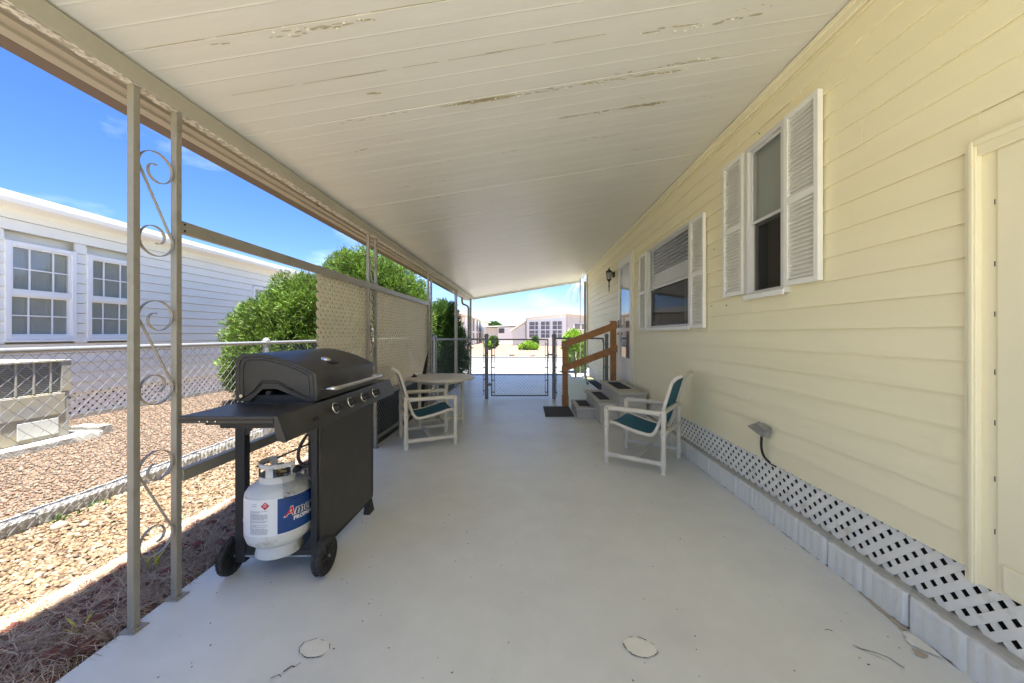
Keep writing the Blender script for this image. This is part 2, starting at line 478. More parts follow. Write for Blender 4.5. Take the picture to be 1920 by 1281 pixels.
sheet('under_house_soil', 1.7, 6, -4, 10.1, -.02, m_soil, .05)

# kerb along the fence, uneven concrete
def rough_bar(x0, x1, y0, y1, z0, z1, n, jit, seed):
    rr = random.Random(seed); b = B(); vs = []; m = 6
    for i in range(n+1):
        y = y0 + (y1-y0)*i/n
        for (px, pz) in ((x0, z0), (x0, z1-.012), (x0+.014, z1), (x1-.014, z1), (x1, z1-.012), (x1, z0)):
            vs.append((px+rr.uniform(-jit, jit), y, pz+rr.uniform(-jit, jit)*.7))
    fs = [(i*m+k, i*m+k+1, (i+1)*m+k+1, (i+1)*m+k) for i in range(n) for k in range(m-1)]
    fs += [tuple(range(m)), tuple(n*m+k for k in range(m))[::-1]]
    return b.add(vs, fs)
ek = thing('kerb_edging', 'pale concrete kerb edging along the foot of the side chain link fence', 'edging', (-3.33, 2, 0))
ys = -1.2; i = 0
while ys < 7.0:
    ln = 1.22
    obj('kerb_stone', rough_bar(-3.40, -3.265, ys+.004, ys+ln-.004, -.06, .055+.006*math.sin(i*2.1), 22, .006, i), m_kerb, ek, 40); ys += ln; i += 1
ee = thing('bed_edging', 'low pale concrete edging strip between gravel and pine needle mulch', 'edging', (-2.26, 2, 0))
ys = -1.0; i = 0
while ys < 7.0:
    ln = .6
    obj('edging_stone', rough_bar(-2.295, -2.245, ys+.003, ys+ln-.003, -.06, -.004+.008*math.sin(i*1.7), 10, .007, 50+i), m_kerb, ee, 40); ys += ln; i += 1

# pebbles, needles, lava rocks
ico_t = (1+5**.5)/2
ICO = np.array([(-1,ico_t,0),(1,ico_t,0),(-1,-ico_t,0),(1,-ico_t,0),(0,-1,ico_t),(0,1,ico_t),(0,-1,-ico_t),(0,1,-ico_t),(ico_t,0,-1),(ico_t,0,1),(-ico_t,0,-1),(-ico_t,0,1)])
ICO /= np.linalg.norm(ICO[0])
ICOF = np.array([(0,11,5),(0,5,1),(0,1,7),(0,7,10),(0,10,11),(1,5,9),(5,11,4),(11,10,2),(10,7,6),(7,1,8),(3,9,4),(3,4,2),(3,2,6),(3,6,8),(3,8,9),(4,9,5),(2,4,11),(6,2,10),(8,6,7),(9,8,1)])
OCT = np.array([(1,0,0),(-1,0,0),(0,1,0),(0,-1,0),(0,0,1),(0,0,-1)], float)
OCTF = np.array([(0,2,4),(2,1,4),(1,3,4),(3,0,4),(2,0,5),(1,2,5),(3,1,5),(0,3,5)])
def pebbles(name, P, smin, smax, m, base=(ICO, ICOF), flat=.6, label=None, kind='stuff', cat=None):
    n = len(P); bv, bf = base; k = len(bv)
    s = np.random.uniform(smin, smax, (n, 1)) * np.random.uniform(.6, 1.3, (n, 3)); s[:, 2] *= flat
    a = np.random.uniform(0, 2*np.pi, n)
    V = bv[None] * s[:, None, :] * np.random.uniform(.8, 1.2, (n, k, 1))
    tl = np.random.uniform(-.5, .5, n)
    y = V[..., 1]*np.cos(tl)[:, None]-V[..., 2]*np.sin(tl)[:, None]; z = V[..., 1]*np.sin(tl)[:, None]+V[..., 2]*np.cos(tl)[:, None]
    x = V[..., 0]
    V = np.stack([x*np.cos(a)[:, None]-y*np.sin(a)[:, None], x*np.sin(a)[:, None]+y*np.cos(a)[:, None], z], -1) + P[:, None, :]
    F = bf[None] + (np.arange(n)*k)[:, None, None]
    o = npobj(name, V.reshape(-1, 3), F.reshape(-1, 3), m, smooth=True)
    tag(o, label, cat, kind=kind); return o
U = np.random.uniform
# density falls with distance
def scat(n, x0, x1, y0, y1, z, p=1.6):
    t = U(0, 1, n)**p
    return np.stack([U(x0, x1, n), y0+(y1-y0)*t, z+U(-.004, .006, n)], 1)
pebbles('gravel', scat(27000, -3.25, -2.25, .9, 7.0, -.03, 1.5), .007, .0185, m_peb1, label='tan and yellow river gravel filling the strip beside the mulch bed')
P2 = scat(30000, -6.75, -3.41, 2.0, 10.5, -.026, 1.5)
pebbles('gravel', P2, .008, .021, m_peb2, base=(OCT, OCTF), label='pinkish gravel covering the side yard beside the white house')
def needles(name, n, x0, x1, y0, y1, m, label):
    t = U(0, 1, n)**1.3
    p = np.stack([U(x0, x1, n), y0+(y1-y0)*t, U(-.03, .012, n)], 1)
    a = U(0, 2*np.pi, n); L = U(.05, .15, n); el = U(-.12, .3, n)
    d = np.stack([np.cos(a)*np.cos(el), np.sin(a)*np.cos(el), np.sin(el)], 1)
    sd = np.stack([-np.sin(a), np.cos(a), np.zeros(n)], 1)
    w = U(.0006, .0015, n)[:, None]
    bend = (sd*U(-.3, .3, (n, 1)) + np.array([0, 0, .15])) * L[:, None]
    q0 = p; q1 = p + d*(L*.5)[:, None] + bend*.4; q2 = p + d*L[:, None]
    q2[:, 2] = np.maximum(q2[:, 2]-.02, -.03)
    up = np.array([0, 0, 1.])*w
    V = np.stack([q0-sd*w, q0+sd*w, q1-sd*w+up, q1+sd*w+up, q2-sd*w*.5, q2+sd*w*.5], 1)
    F = np.array([(0,1,3,2),(2,3,5,4)])[None] + (np.arange(n)*6)[:, None, None]
    o = npobj(name, V.reshape(-1, 3), F.reshape(-1, 4), m); tag(o, label, kind='stuff'); return o
needles('pine_needles', 48000, -2.235, -1.74, .75, 7.0, m_needle, 'dry brown pine needles strewn over the mulch bed beside the patio')
pebbles('lava_rocks', np.stack([U(-2.2, -1.75, 1300), .8+6*U(0, 1, 1300)**1.4, U(-.035, -.004, 1300)], 1), .018, .048, m_lava, flat=.8, label='dark red lava rocks lying among the pine needles')

# floor wear: filled holes, cracks, peeled paint (pieces of the patio)
def blob(cx, cy, rx, ry, z, n=16, jit=.15, seed=0, ang=0):
    rr = random.Random(seed); vs = []
    for k in range(n):
        a = 2*math.pi*k/n; q = 1+rr.uniform(-jit, jit)
        x, y = rx*q*math.cos(a), ry*q*math.sin(a)
        vs.append((cx+x*math.cos(ang)-y*math.sin(ang), cy+x*math.sin(ang)+y*math.cos(ang), z))
    return vs, [tuple(range(n))]
m_patch = mat('filler', c(232, 229, 216), .6, .05, 12, .2, 60)
m_crack = mat('crack_dirt', c(84, 78, 66), .9, .2, 30)
m_bare = mat('bare_concrete', c(184, 172, 146), .9, .12, 20, .3, 60)
for (cx, cy, r1, r2, sd) in ((-.843, 1.462, .062, .042, 3), (.451, 1.467, .066, .046, 4)):
    b = B(); vs, fs = blob(cx, cy, r1, r2, .003, 22, .07, sd, -.25); b.add(vs, fs)
    obj('floor_patch', b, m_patch, patio, fix=False)
    b = B(); rr = random.Random(sd)
    for k in range(22):
        if rr.random() < .3: continue
        p, q = Vector(vs[k]), Vector(vs[(k+1) % 22]); wd = rr.uniform(.0015, .0042)
        d = (q-p).normalized(); s_ = Vector((-d.y, d.x, 0))*wd
        b.add([p-s_*.6+Vector((0,0,.002)), q-s_*.3+Vector((0,0,.002)), q+s_*.3+Vector((0,0,.002)), p+s_*.6+Vector((0,0,.002))], [(0,1,2,3)])
    obj('floor_crack', b, m_crack, patio, fix=False)
b = B(); rr = random.Random(11)
def crackline(pts, w0):
    for i in range(len(pts)-1):
        p, q = Vector(pts[i]+(.003,)), Vector(pts[i+1]+(.003,)); d = (q-p).normalized(); s_ = Vector((-d.y, d.x, 0))
        a0 = w0*rr.uniform(.3, 1); a1 = w0*rr.uniform(.3, 1)
        b.add([p-s_*a0, q-s_*a1, q+s_*a1, p+s_*a0], [(0,1,2,3)])
crackline([(1.31, 1.478), (1.325, 1.458), (1.345, 1.452), (1.37, 1.44), (1.395, 1.42), (1.411, 1.375)], .0022)
crackline([(1.32, 1.47), (1.335, 1.445), (1.36, 1.42), (1.38, 1.405)], .0012)
crackline([(-.90, 1.36), (-.885, 1.385), (-.87, 1.38), (-.86, 1.40)], .003)
crackline([(-.93, 1.335), (-.91, 1.35), (-.895, 1.34)], .003)
crackline([(1.255, 1.552), (1.27, 1.556), (1.285, 1.548)], .003)
for k in range(300):
    x, y = rr.uniform(-1.5, 1.58), 1.25+5.5*rr.random()**1.5
    q = rr.uniform(.0008, .0036); vs, fs = blob(x, y, q*rr.uniform(.8, 2), q, .002, 6, .3, k, rr.uniform(0, 3)); b.add(vs, fs)
o = obj('floor_speck', b, m_crack, patio, fix=False); o['kind'] = 'stuff'
b = B()
pts = [(1.614, 1.80), (1.604, 1.77), (1.600, 1.72), (1.592, 1.68), (1.594, 1.64), (1.586, 1.60), (1.588, 1.575), (1.576, 1.56), (1.584, 1.548), (1.600, 1.552), (1.614, 1.548)]
b.add([(x, y, .003) for x, y in pts], [tuple(range(len(pts)))])
pts = [(1.532, 1.468), (1.522, 1.447), (1.512, 1.43), (1.528, 1.418), (1.548, 1.42), (1.562, 1.432), (1.548, 1.45)]
b.add([(x, y, .003) for x, y in pts], [tuple(range(len(pts)))])
obj('peeled_patch', b, m_bare, patio, fix=False)
b = B(); pts = [(1.580, 1.543), (1.562, 1.53), (1.556, 1.51), (1.545, 1.50), (1.540, 1.475), (1.556, 1.452), (1.572, 1.44), (1.584, 1.425), (1.600, 1.415), (1.608, 1.45), (1.600, 1.49), (1.606, 1.525)]
b.add([(x, y, .006) for x, y in pts], [tuple(range(len(pts)))])
obj('paint_flap', b, m_patch, patio, fix=False)
b = B(); y = 1.0
while y < 6:
    l = rr.uniform(.05, .16); wq = rr.uniform(.002, .006)
    b.add([(1.616, y, .003), (1.616, y+l, .003), (1.616-wq, y+l*.7, .003), (1.616-wq*1.4, y+l*.3, .003)], [(0,1,2,3)]); y += l*rr.uniform(.9, 1.3)
o = obj('edge_crack', b, m_crack, patio, fix=False); o['kind'] = 'stuff'

# ------------------------------------------------------------------ carport roof
CZ = lambda x: 2.664 + .1615*x
roof = thing('carport_roof', 'long cream painted carport roof sloping from yellow wall to left posts', 'carport roof', (0, 5, 2.3))
X0, X1 = -1.845, 1.645
prof = [(.0003, .002), (.0012, .0), (.098, .0), (.1035, -.0010), (.109, .0), (.204, .0), (.2095, -.0010), (.215, .0), (.3148, .0), (.3157, .002), (.3157, .05), (.0003, .05)]
b = B(); n = len(prof); vs = []; NX = 14
rr = random.Random(5)
for i in range(NX+1):
    x = X0+(X1-X0)*i/NX
    for (yy, dz) in prof: vs.append((x, yy, CZ(x)+dz))
fs = [(i*n+k, i*n+(k+1) % n, (i+1)*n+(k+1) % n, (i+1)*n+k) for i in range(NX) for k in range(n)] + [tuple(range(n)), tuple(NX*n+k for k in range(n))[::-1]]
b.add(vs, fs)
pan = obj('roof_panel', b, m_ceil, roof)
pan.data.transform(Matrix.Translation(OFF[roof.name])); me0 = pan.data
k = 0; first = True
y = 1.50 - .316*8
ROOFEND = 11.13
while y < ROOFEND - .1:
    loc = Vector((0, y, 0)) - OFF[roof.name] + Vector((0, 0, rr.uniform(-.0004, .0004)))
    if first: pan.location = loc; o = pan; first = False
    else: o = inst(pan, loc)
    o.rotation_euler = (rr.uniform(-.0016, .0016), 0, 0)
    y += .316; k += 1
YE = y
vs = [(x, yy, CZ(x)+dz) for yy in (-1.04, YE) for (x, dz) in ((X0, .056), (X1, .056), (X1, .075), (X0, .075))]
obj('sun_blocker', B().add(vs, [(0,1,2,3), (7,6,5,4), (0,4,5,1), (1,5,6,2), (2,6,7,3), (3,7,4,0)]), m_white, roof)  # unseen sheet added above the panels to stop sun leaking through
obj('beam', B().box(-1.690, -1.640, -1.04, YE-.06, 2.305, 2.388), m_beam, roof, bevel=.004)
obj('fascia', B().prism([(-1.692, 2.36), (-1.692, 2.326), (-1.735, 2.326), (-1.738, 2.311), (-1.785, 2.311), (-1.788, 2.299), (-1.838, 2.299), (-1.838, 2.36)], -1.04, YE+.01), m_fascia, roof)
obj('gutter', B().prism([(-1.842, 2.40), (-1.842, 2.30), (-1.915, 2.296), (-1.935, 2.31), (-1.940, 2.41), (-1.93, 2.41), (-1.926, 2.316), (-1.91, 2.306), (-1.85, 2.308), (-1.85, 2.40)], -1.04, YE+.06), m_brown, roof)
b = B()
vs = [(x, yy, CZ(x)+dz) for yy in (YE+.012, YE+.04) for (x, dz) in ((-1.84, -.085), (1.62, -.085), (1.62, .06), (-1.84, .06))]
b.add(vs, [(0,1,2,3), (7,6,5,4), (0,4,5,1), (1,5,6,2), (2,6,7,3), (3,7,4,0)])
obj('end_fascia', b, m_white, roof)
obj('wall_channel', B().prism([(1.618, CZ(1.618)-.006), (1.618, CZ(1.618)-.024), (1.632, CZ(1.63)-.028), (1.632, CZ(1.63)-.062), (1.65, CZ(1.65)-.066), (1.65, CZ(1.65)-.01)], -1.04, 10.15), m_trimy, roof)
# peeled patches on the ceiling
def ceil_flake(b, x, yy, l, wd, seed):
    rr = random.Random(seed); n = 9; top = []; bot = []
    for k in range(n+1):
        t = k/n; e = math.sin(math.pi*min(max(t, .03), .97))**.6
        top.append((x-l/2+l*t, yy+wd*.5*e*rr.uniform(.5, 1.25))); bot.append((x-l/2+l*t, yy-wd*.5*e*rr.uniform(.4, 1.2)))
    P = top+bot[::-1]
    b.add([(px, py, CZ(px)-.0052) for px, py in P], [tuple(range(len(P)))])
b = B(); sd = 0
def run(x0, x1, yy, wd, n, lmin, lmax):
    global sd
    for k in range(n):
        x = x0+(x1-x0)*(k+random.uniform(.1, .9))/n; sd += 1
        ceil_flake(b, x, yy+random.uniform(-.012, .012)*(.4 if wd > .015 else 1), random.uniform(lmin, lmax), wd*random.uniform(.5, 1.2), sd)
run(-1.30, -1.22, 1.53, .012, 3, .02, .05); run(-1.08, -.62, 1.525, .009, 15, .012, .05); run(-1.0, -.75, 1.535, .012, 5, .02, .05)
run(.56, .85, 1.83, .012, 6, .03, .09); run(.93, 1.17, 1.845, .014, 7, .02, .06); run(1.0, 1.2, 1.79, .006, 5, .01, .03)
run(-1.09, -.70, 2.145, .007, 9, .01, .04); ceil_flake(b, -.46, 2.150, .10, .012, 901); ceil_flake(b, -.23, 2.152, .40, .034, 902); ceil_flake(b, -.30, 2.146, .26, .026, 903)
run(0, .26, 2.152, .010, 8, .015, .05); ceil_flake(b, .37, 2.152, .12, .018, 904); run(.42, .62, 2.155, .010, 6, .02, .06); ceil_flake(b, .70, 2.158, .16, .018, 905); ceil_flake(b, .84, 2.166, .14, .02, 906)
run(.76, 1.10, 2.105, .012, 11, .012, .05); run(.5, .6, 2.10, .012, 2, .02, .04)
run(.24, .62, 2.462, .016, 6, .05, .11); ceil_flake(b, .74, 2.465, .24, .03, 907); ceil_flake(b, .86, 2.47, .16, .03, 908); run(1.0, 1.3, 2.49, .004, 5, .01, .04)
run(-1.15, -1.05, 2.46, .012, 3, .02, .05); run(-.95, -.8, 2.41, .008, 5, .01, .03); run(-.85, -.78, 1.95, .014, 3, .02, .05); run(.72, .78, 2.38, .008, 2, .02, .04)
for yy in (2.78, 3.09, 3.40, 3.72, 4.03, 4.35, 4.66, 4.98, 5.6, 6.24, 6.9, 7.5):
    for q in range(3):
        xx = random.uniform(-1.2, 1.3); run(xx, xx+random.uniform(.1, .5), yy+.02, .007, random.randint(2, 6), .02, .08)
obj('bare_patches', b, m_flake, roof, fix=False, kind='stuff')
b = B()
for (x0, x1, yy, nn) in ((-1.05, -.65, 1.53, 10), (-.5, .1, 2.158, 14), (.2, .95, 2.165, 16), (.76, 1.1, 2.11, 10), (.55, 1.2, 1.85, 14), (.2, .95, 2.478, 14)):
    for k in range(nn):
        x = random.uniform(x0, x1); sd += 1
        ceil_flake(b, x, yy+random.uniform(-.018, .014), random.uniform(.005, .016), random.uniform(.002, .004), sd)
        n_ = len(b.v); b.v[-20:] = [(p[0], p[1], p[2]-.0015+.004*math.sin(i*.7)) for i, p in enumerate(b.v[-20:])]
obj('paint_curls', b, m_whiteflake, roof, fix=False, kind='stuff')
# dark hairline splits along some panel joints
b = B()
for (x0, x1, yy) in ((-1.55, -.4, 1.492), (-1.45, -.9, 1.809), (-.2, .25, 1.804), (-.9, -.25, 1.808)):
    x = x0
    while x < x1:
        l = random.uniform(.1, .3); wq = random.uniform(.0012, .0024)
        b.add([(x, yy-wq, CZ(x)-.0055), (x+l, yy-wq, CZ(x+l)-.0055), (x+l, yy+wq, CZ(x+l)-.0055), (x, yy+wq, CZ(x)-.0055)], [(0,1,2,3)]); x += l*random.uniform(.8, 1.4)
obj('joint_splits', b, m_flake, roof, fix=False, kind='stuff')
# flaking edge of the beam
b = B()
for k in range(1500):
    yy = .6 + 9*random.random()**1.8; xx = random.uniform(-1.685, -1.642); l = random.uniform(.008, .035); wq = random.uniform(.003, .009)
    a = random.uniform(-.3, .3); z = 2.3035-random.uniform(0, .003); tl = random.uniform(-.25, .25)
    vs = []
    for (p, q) in ((-1, -.5), (-.3, -1), (.6, -.7), (1, .3), (.2, 1), (-.7, .6)):
        vs.append((xx+wq*q+l*.5*p*a, yy+l*.5*p, z+wq*q*tl))
    b.add(vs, [tuple(range(6))])
obj('paint_flakes', b, m_whiteflake, roof, fix=False, kind='stuff')
b = B().tube(smoothpath([(-1.665, 4.0-1.08, 2.303), (-1.665, 2.92, 2.28), (-1.665, 2.935, 2.268), (-1.665, 2.95, 2.28)]), .0025, 6)
obj('hook', b, m_lampblk, roof, 60)

# ------------------------------------------------------------------ scroll posts
def make_post():
    t = thing('scroll_post', 'x', 'porch post', (0, 0, 0))
    for yy in (0, .19):
        obj('upright', B().box(-.014, .014, yy-.014, yy+.014, 0, 2.303), m_post, t, bevel=.002)
        b = B().box(-.034, .034, yy-.032, yy+.032, 0, .006); b.cyl((.024, yy-.02, .006), (.024, yy-.02, .014), .006, 6); b.cyl((-.024, yy+.02, .006), (-.024, yy+.02, .014), .006, 6)
        obj('base_plate', b, m_post, t, bevel=.0015)
    for zc in (1.835, 1.168, .493):
        P = []
        for k in range(46):
            th = R(-270 + 450*k/45); r_ = .020 + (.078-.020)*min(1, (k/45)/.66)**1.1
            P.append((r_*math.cos(th), .155 + r_*math.sin(th)))
        Q = [(-x, -z) for x, z in P][::-1]
        pts = [(0, .095+x, zc+z) for x, z in P] + [(0, .095+x, zc+z) for x, z in Q]
        bb = B().strip(pts, .012, .0032, (1, 0, 0))
        bb.cyl((0, .176, zc+.145), (.0, .168, zc+.145), .004, 6); bb.cyl((0, .176, zc-.165), (0, .168, zc-.165), .004, 6)
        obj('scroll', bb, m_post, t, 40)
    return t
PX = -1.667
post = make_post()
plab = ['nearest pair of grey scroll posts standing beside the black grill', 'pair of grey scroll posts at the joint of the two lattice panels',
        'pair of grey scroll posts at the far end of the lattice screen', 'pair of grey scroll posts beyond the gate in front of the dark shrub',
        'farthest pair of grey scroll posts under the roof corner with the downspout']
for i, yy in enumerate((1.56, 3.865, 6.22, 8.55, 10.80)):
    o = post if i == 0 else copy_tree(post)
    o.location = (PX, yy, 0); o['label'] = plab[i]; o['group'] = 'scroll posts along the patio edge'
OFF[post.name] = Vector((0, 0, 0))
ep = thing('corner_post', 'slim pale post under the far roof edge near the yellow house corner', 'porch post', (1.6, 11.05, 0))
obj('upright', B().box(1.586, 1.614, 11.036, 11.064, -.004, CZ(1.6)-.002), m_post, ep)
obj('base_plate', B().box(1.57, 1.63, 11.02, 11.08, -.003, .006), m_post, ep)
ds = thing('downspout', 'white downspout bending from the gutter to the far left post', 'downspout', (-1.75, 10.75, 2.2))
obj('pipe', B().tube(smoothpath([(-1.89, 10.74, 2.30), (-1.89, 10.74, 2.20), (-1.86, 10.74, 2.13), (-1.76, 10.75, 2.09), (-1.715, 10.76, 2.03), (-1.712, 10.77, 1.9)]) + [(-1.712, 10.77, .06)], .03, 10), m_post, ds, 40)

# ------------------------------------------------------------------ lattice screens
def lattice(parent, x, y0, y1, z0, z1, sp, wd, th, m, name='slat', rag=.0):
    H = z1-z0; cache = {}; rr = random.Random(int(x*100)+3)
    base = OFF[parent.name]
    for dr in (1, -1):
        xx = x + (th/2+.0006)*dr
        cst = y0-H+sp*.5
        while cst < y1:
            # line y = cst + (z-z0) for dr=1 ; mirrored for dr=-1
            za = max(0, y0-cst); zb = min(H, y1-cst)
            if zb-za > .03:
                a = Vector((0, cst+za, z0+za)); q = Vector((0, cst+zb, z0+zb))
                if dr < 0: a.y = y0+y1-a.y; q.y = y0+y1-q.y
                key = (dr, round(zb-za, 4)); mid = (a+q)/2
                if key not in cache:
                    d = (q-a).normalized(); ln = (q-a).length; sd = Vector((1, 0, 0)).cross(d)
                    vs = [Vector((i*th/2, 0, 0))+sd*(j*wd/2)+d*(k*ln/2) for k in (-1, 1) for (i, j) in ((-1,-1),(1,-1),(1,1),(-1,1))]
                    bb = B().add(vs, [(0,1,2,3),(7,6,5,4),(0,4,5,1),(1,5,6,2),(2,6,7,3),(3,7,4,0)])
                    o = obj(name, bb, m, None, fix=True); o.parent = parent; cache[key] = o
                else:
                    o = inst(cache[key]); o.parent = parent
                o.location = Vector((xx+rr.uniform(-.0004, .0004), mid.y, mid.z)) - base
            cst += sp
scr = thing('lattice_screen', 'tan lattice privacy screen in two panels on rails between the scroll posts', 'privacy screen', (-1.69, 4.2, 0))
obj('rail', B().box(-1.680, -1.655, 1.765, 6.20, 1.735, 1.795), m_post, scr, bevel=.002)
obj('rail', B().box(-1.681, -1.645, 1.765, 6.20, .545, .602), m_post, scr, bevel=.002)
lattice(scr, -1.700, 2.98, 4.05, .53, 1.80, .0735, .0335, .003, m_screen)
lattice(scr, -1.692, 4.07, 6.38, .53, 1.775, .0735, .0335, .003, m_screen)
obj('mesh', chain(B(), (-1.700, 4.07), (0, 1), 2.31, .03, .545, .066, .0022), m_galv, scr, kind='stuff', fix=False)
obj('dark_sheet', B().box(-1.722, -1.718, 4.07, 6.38, .0, .56), m_dark, scr)  # dark sheet behind the wire below the second panel
obj('rail', B().box(-1.712, -1.690, 4.07, 6.38, .06, .095), m_post, scr, bevel=.002)
bb = B()
for yy in (1.772, 1.772):
    for zz in (1.75, 1.78, .56, .588): bb.cyl((-1.655, 1.78, zz), (-1.6525, 1.78, zz), .005, 8)
obj('screw', bb, m_lampblk, scr)

# ------------------------------------------------------------------ yellow house
XW = 1.652
house = thing('yellow_house', 'pale yellow house wall of lap siding with white shuttered windows', 'house', (1.7, 5, 0))
OPEN = [(2.335, 2.715, 1.53, 2.60), (3.685, 4.945, 1.325, 2.37), (5.715, 6.625, .46, 2.57), (-.8, 1.355, .30, 1.935)]
def board(ya, yb, za, zb, z0, z1):
    xf = lambda z: XW + .013*(z-z0)/(z1-z0)
    t = .0095
    jy = random.uniform(-.0006, .0006)
    return B().prism([(xf(za)+jy, za), (xf(za)+t+jy, za), (xf(zb)+t+jy, zb), (xf(zb)+jy, zb)], ya, yb)
seams = [.377] + [1.28+.1303*k for k in range(-6, 13)] + [2.93]
for i in range(len(seams)-1):
    z0, z1 = seams[i], seams[i+1]
    segs = [(-3.0, 10.08)]
    cuts = []
    for (a, q, oz0, oz1) in OPEN:
        if oz0 < z1 and oz1 > z0:
            cuts.append((a, q, oz0, oz1))
    jn = random.choice([2.2, 2.95, 3.36, 5.45, 1.9, 7.4]) + random.uniform(-.1, .1)
    edges = sorted([(-3.0, None), (10.08, None)])
    y = -3.0
    pieces = []
    for (a, q, oz0, oz1) in sorted(cuts):
        pieces.append((y, a)); y = q
        if z0 < oz0-.004: pieces.append((a, q, z0, oz0))
        if z1 > oz1+.004: pieces.append((a, q, oz1, z1))
    pieces.append((y, 10.08))
    for pc in pieces:
        if len(pc) == 2:
            ya, yb = pc
            if ya < jn < yb and jn-ya > .4 and yb-jn > .4: rng = [(ya, jn-.0008), (jn+.0008, yb)]
            else: rng = [(ya, yb)]
            for (p, q) in rng: obj('siding_board', board(p, q, z0, z1+.014 if i < len(seams)-2 else z1, z0, z1+.014), m_wall, house)
        else:
            ya, yb, za, zb = pc
            obj('siding_board', board(ya, yb, za, min(zb+.0, z1), z0, z1+.014), m_wall, house)
obj('wall_core', B().box(1.80, 5.6, -3.0, 10.06, .33, 2.95), m_dark, house)
obj('house_roof', B().box(1.66, 5.9, -3.1, 10.4, 2.975, 3.12), m_white, house)
obj('end_wall', B().box(1.672, 5.6, 10.062, 10.078, .33, 2.95), m_wall, house)
b = B().box(1.632, 1.70, 10.081, 10.10, .36, 2.88); b.box(1.628, 1.65, 10.03, 10.08, .36, 2.86)
obj('corner_trim', b, m_trimy, house, bevel=.002)
obj('sill_beam', B().box(1.70, 1.80, -3, 10.06, .36, .42), m_dark, house)

def frame4(b, x0, x1, y0, y1, z0, z1, w):
    b.box(x0, x1, y0, y0+w, z0, z1); b.box(x0, x1, y1-w, y1, z0, z1)
    b.box(x0, x1, y0+w, y1-w, z0, z0+w); b.box(x0, x1, y0+w, y1-w, z1-w, z1); return b
def window(y0, y1, z0, z1, zm, upper, label):
    wn = obj('window', frame4(B(), 1.618, 1.70, y0, y1, z0, z1, .03), m_whitealu, house, bevel=.003, label=label)
    obj('sill', B().box(1.604, 1.617, y0-.01, y1+.01, z0-.012, z0+.022), m_white, wn, bevel=.003)
    obj('sash', frame4(B(), 1.640, 1.655, y0+.032, y1-.032, zm-.014, z1-.032, .02), m_whitealu, wn, bevel=.002)
    obj('sash', frame4(B(), 1.658, 1.672, y0+.032, y1-.032, z0+.032, zm+.012, .022), m_whitealu, wn, bevel=.002)
    obj('pane', B().box(1.646, 1.6485, y0+.052, y1-.052, zm+.006, z1-.052), m_glass, wn)
    obj('pane', B().box(1.664, 1.6665, y0+.054, y1-.054, z0+.054, zm-.01), m_glass, wn)
    obj('insect_screen', B().box(1.656, 1.6566, y0+.05, y1-.05, z0+.05, zm-.01), m_bug, wn)
    b = B().box(1.79, 1.7985, y0-.02, y1+.02, z0-.02, z1+.02)
    obj('room', b, m_brownroom if upper != 'blind' else m_dark, wn)
    b = B()
    b.box(1.702, 1.789, y0-.014, y0-.002, z0, z1); b.box(1.702, 1.789, y1+.002, y1+.014, z0, z1); b.box(1.702, 1.789, y0, y1, z0-.016, z0-.004); b.box(1.702, 1.789, y0, y1, z1+.004, z1+.016)
    obj('reveal', b, m_dark, wn)
    if upper == 'shade':
        obj('roller_shade', B().box(1.69, 1.694, y0+.04, y1-.04, zm-.02, z1-.034), m_shade, wn)
    else:
        z = z1-.05; s0 = None
        while z > zm+.06:
            op = z > zm+.20
            bb = B().obox((1.712, (y0+y1)/2, z), (.042, y1-y0-.1, .003), Matrix.Rotation(R(-4 if op else 62), 3, 'Y'))
            obj('blind_slat', bb, m_white, wn); z -= .044 if op else .030
        obj('blind_slat', B().box(1.695, 1.735, y0+.05, y1-.05, zm-.005, zm+.05), m_shade, wn)
        obj('curtain', B().prism([(1.745+.012*math.sin(k*1.3), y1-.62+.012*k) if False else (y0+.10+.5*k/16, 0) for k in range(2)] + [(y0+.6, .01)], z0, z0+.01, 'z') if False else
            (lambda bb: [bb.box(1.745+.01*math.sin(k*1.9), 1.75+.01*math.sin(k*1.9), y0+.10+k*.028, y0+.128+k*.028, z0+.0, zm) for k in range(11)] and bb)(B()), m_curtain, wn)
    return wn
window(2.32, 2.73, 1.515, 2.613, 2.06, 'shade', None)
window(3.67, 4.96, 1.31, 2.384, 1.84, 'blind', None)

def shutter(y0, y1, z0, z1):
    x0, x1 = 1.615, 1.645
    zm = z0+(z1-z0)*.49
    b = frame4(B(), x0, x1, y0, y1, z0, z1, .032)
    b.box(x0, x1, y0+.032, y1-.032, zm-.02, zm+.02)
    b.box(x1-.004, x1-.001, y0+.032, y1-.032, z0+.032, z1-.032)
    for (yy, zz) in ((y0+.016, z1-.016), (y1-.016, z1-.016), (y0+.016, z0+.016), (y1-.016, z0+.016)): b.cyl((x0-.002, yy, zz), (x0, yy, zz), .005, 6)
    sh = obj('shutter', b, m_white, house, bevel=.002)
    base = OFF[house.name]; src = None
    for (a, q) in ((z0+.035, zm-.022), (zm+.022, z1-.035)):
        n = int((q-a)/.0245)
        for k in range(n):
            z = a+(q-a)*(k+.5)/n
            if src is None:
                src = obj('louver', B().obox((0, 0, 0), (.024, y1-y0-.066, .004), Matrix.Rotation(R(-52), 3, 'Y')), m_white, None); src.parent = sh; o = src
            else: o = inst(src); o.parent = sh
            o.location = Vector((x0+.012, (y0+y1)/2, z)) - base
for a in ((2.045, 2.318, 1.552, 2.616), (2.765, 3.043, 1.552, 2.616), (3.376, 3.66, 1.312, 2.37), (5.02, 5.33, 1.312, 2.37)): shutter(*a)

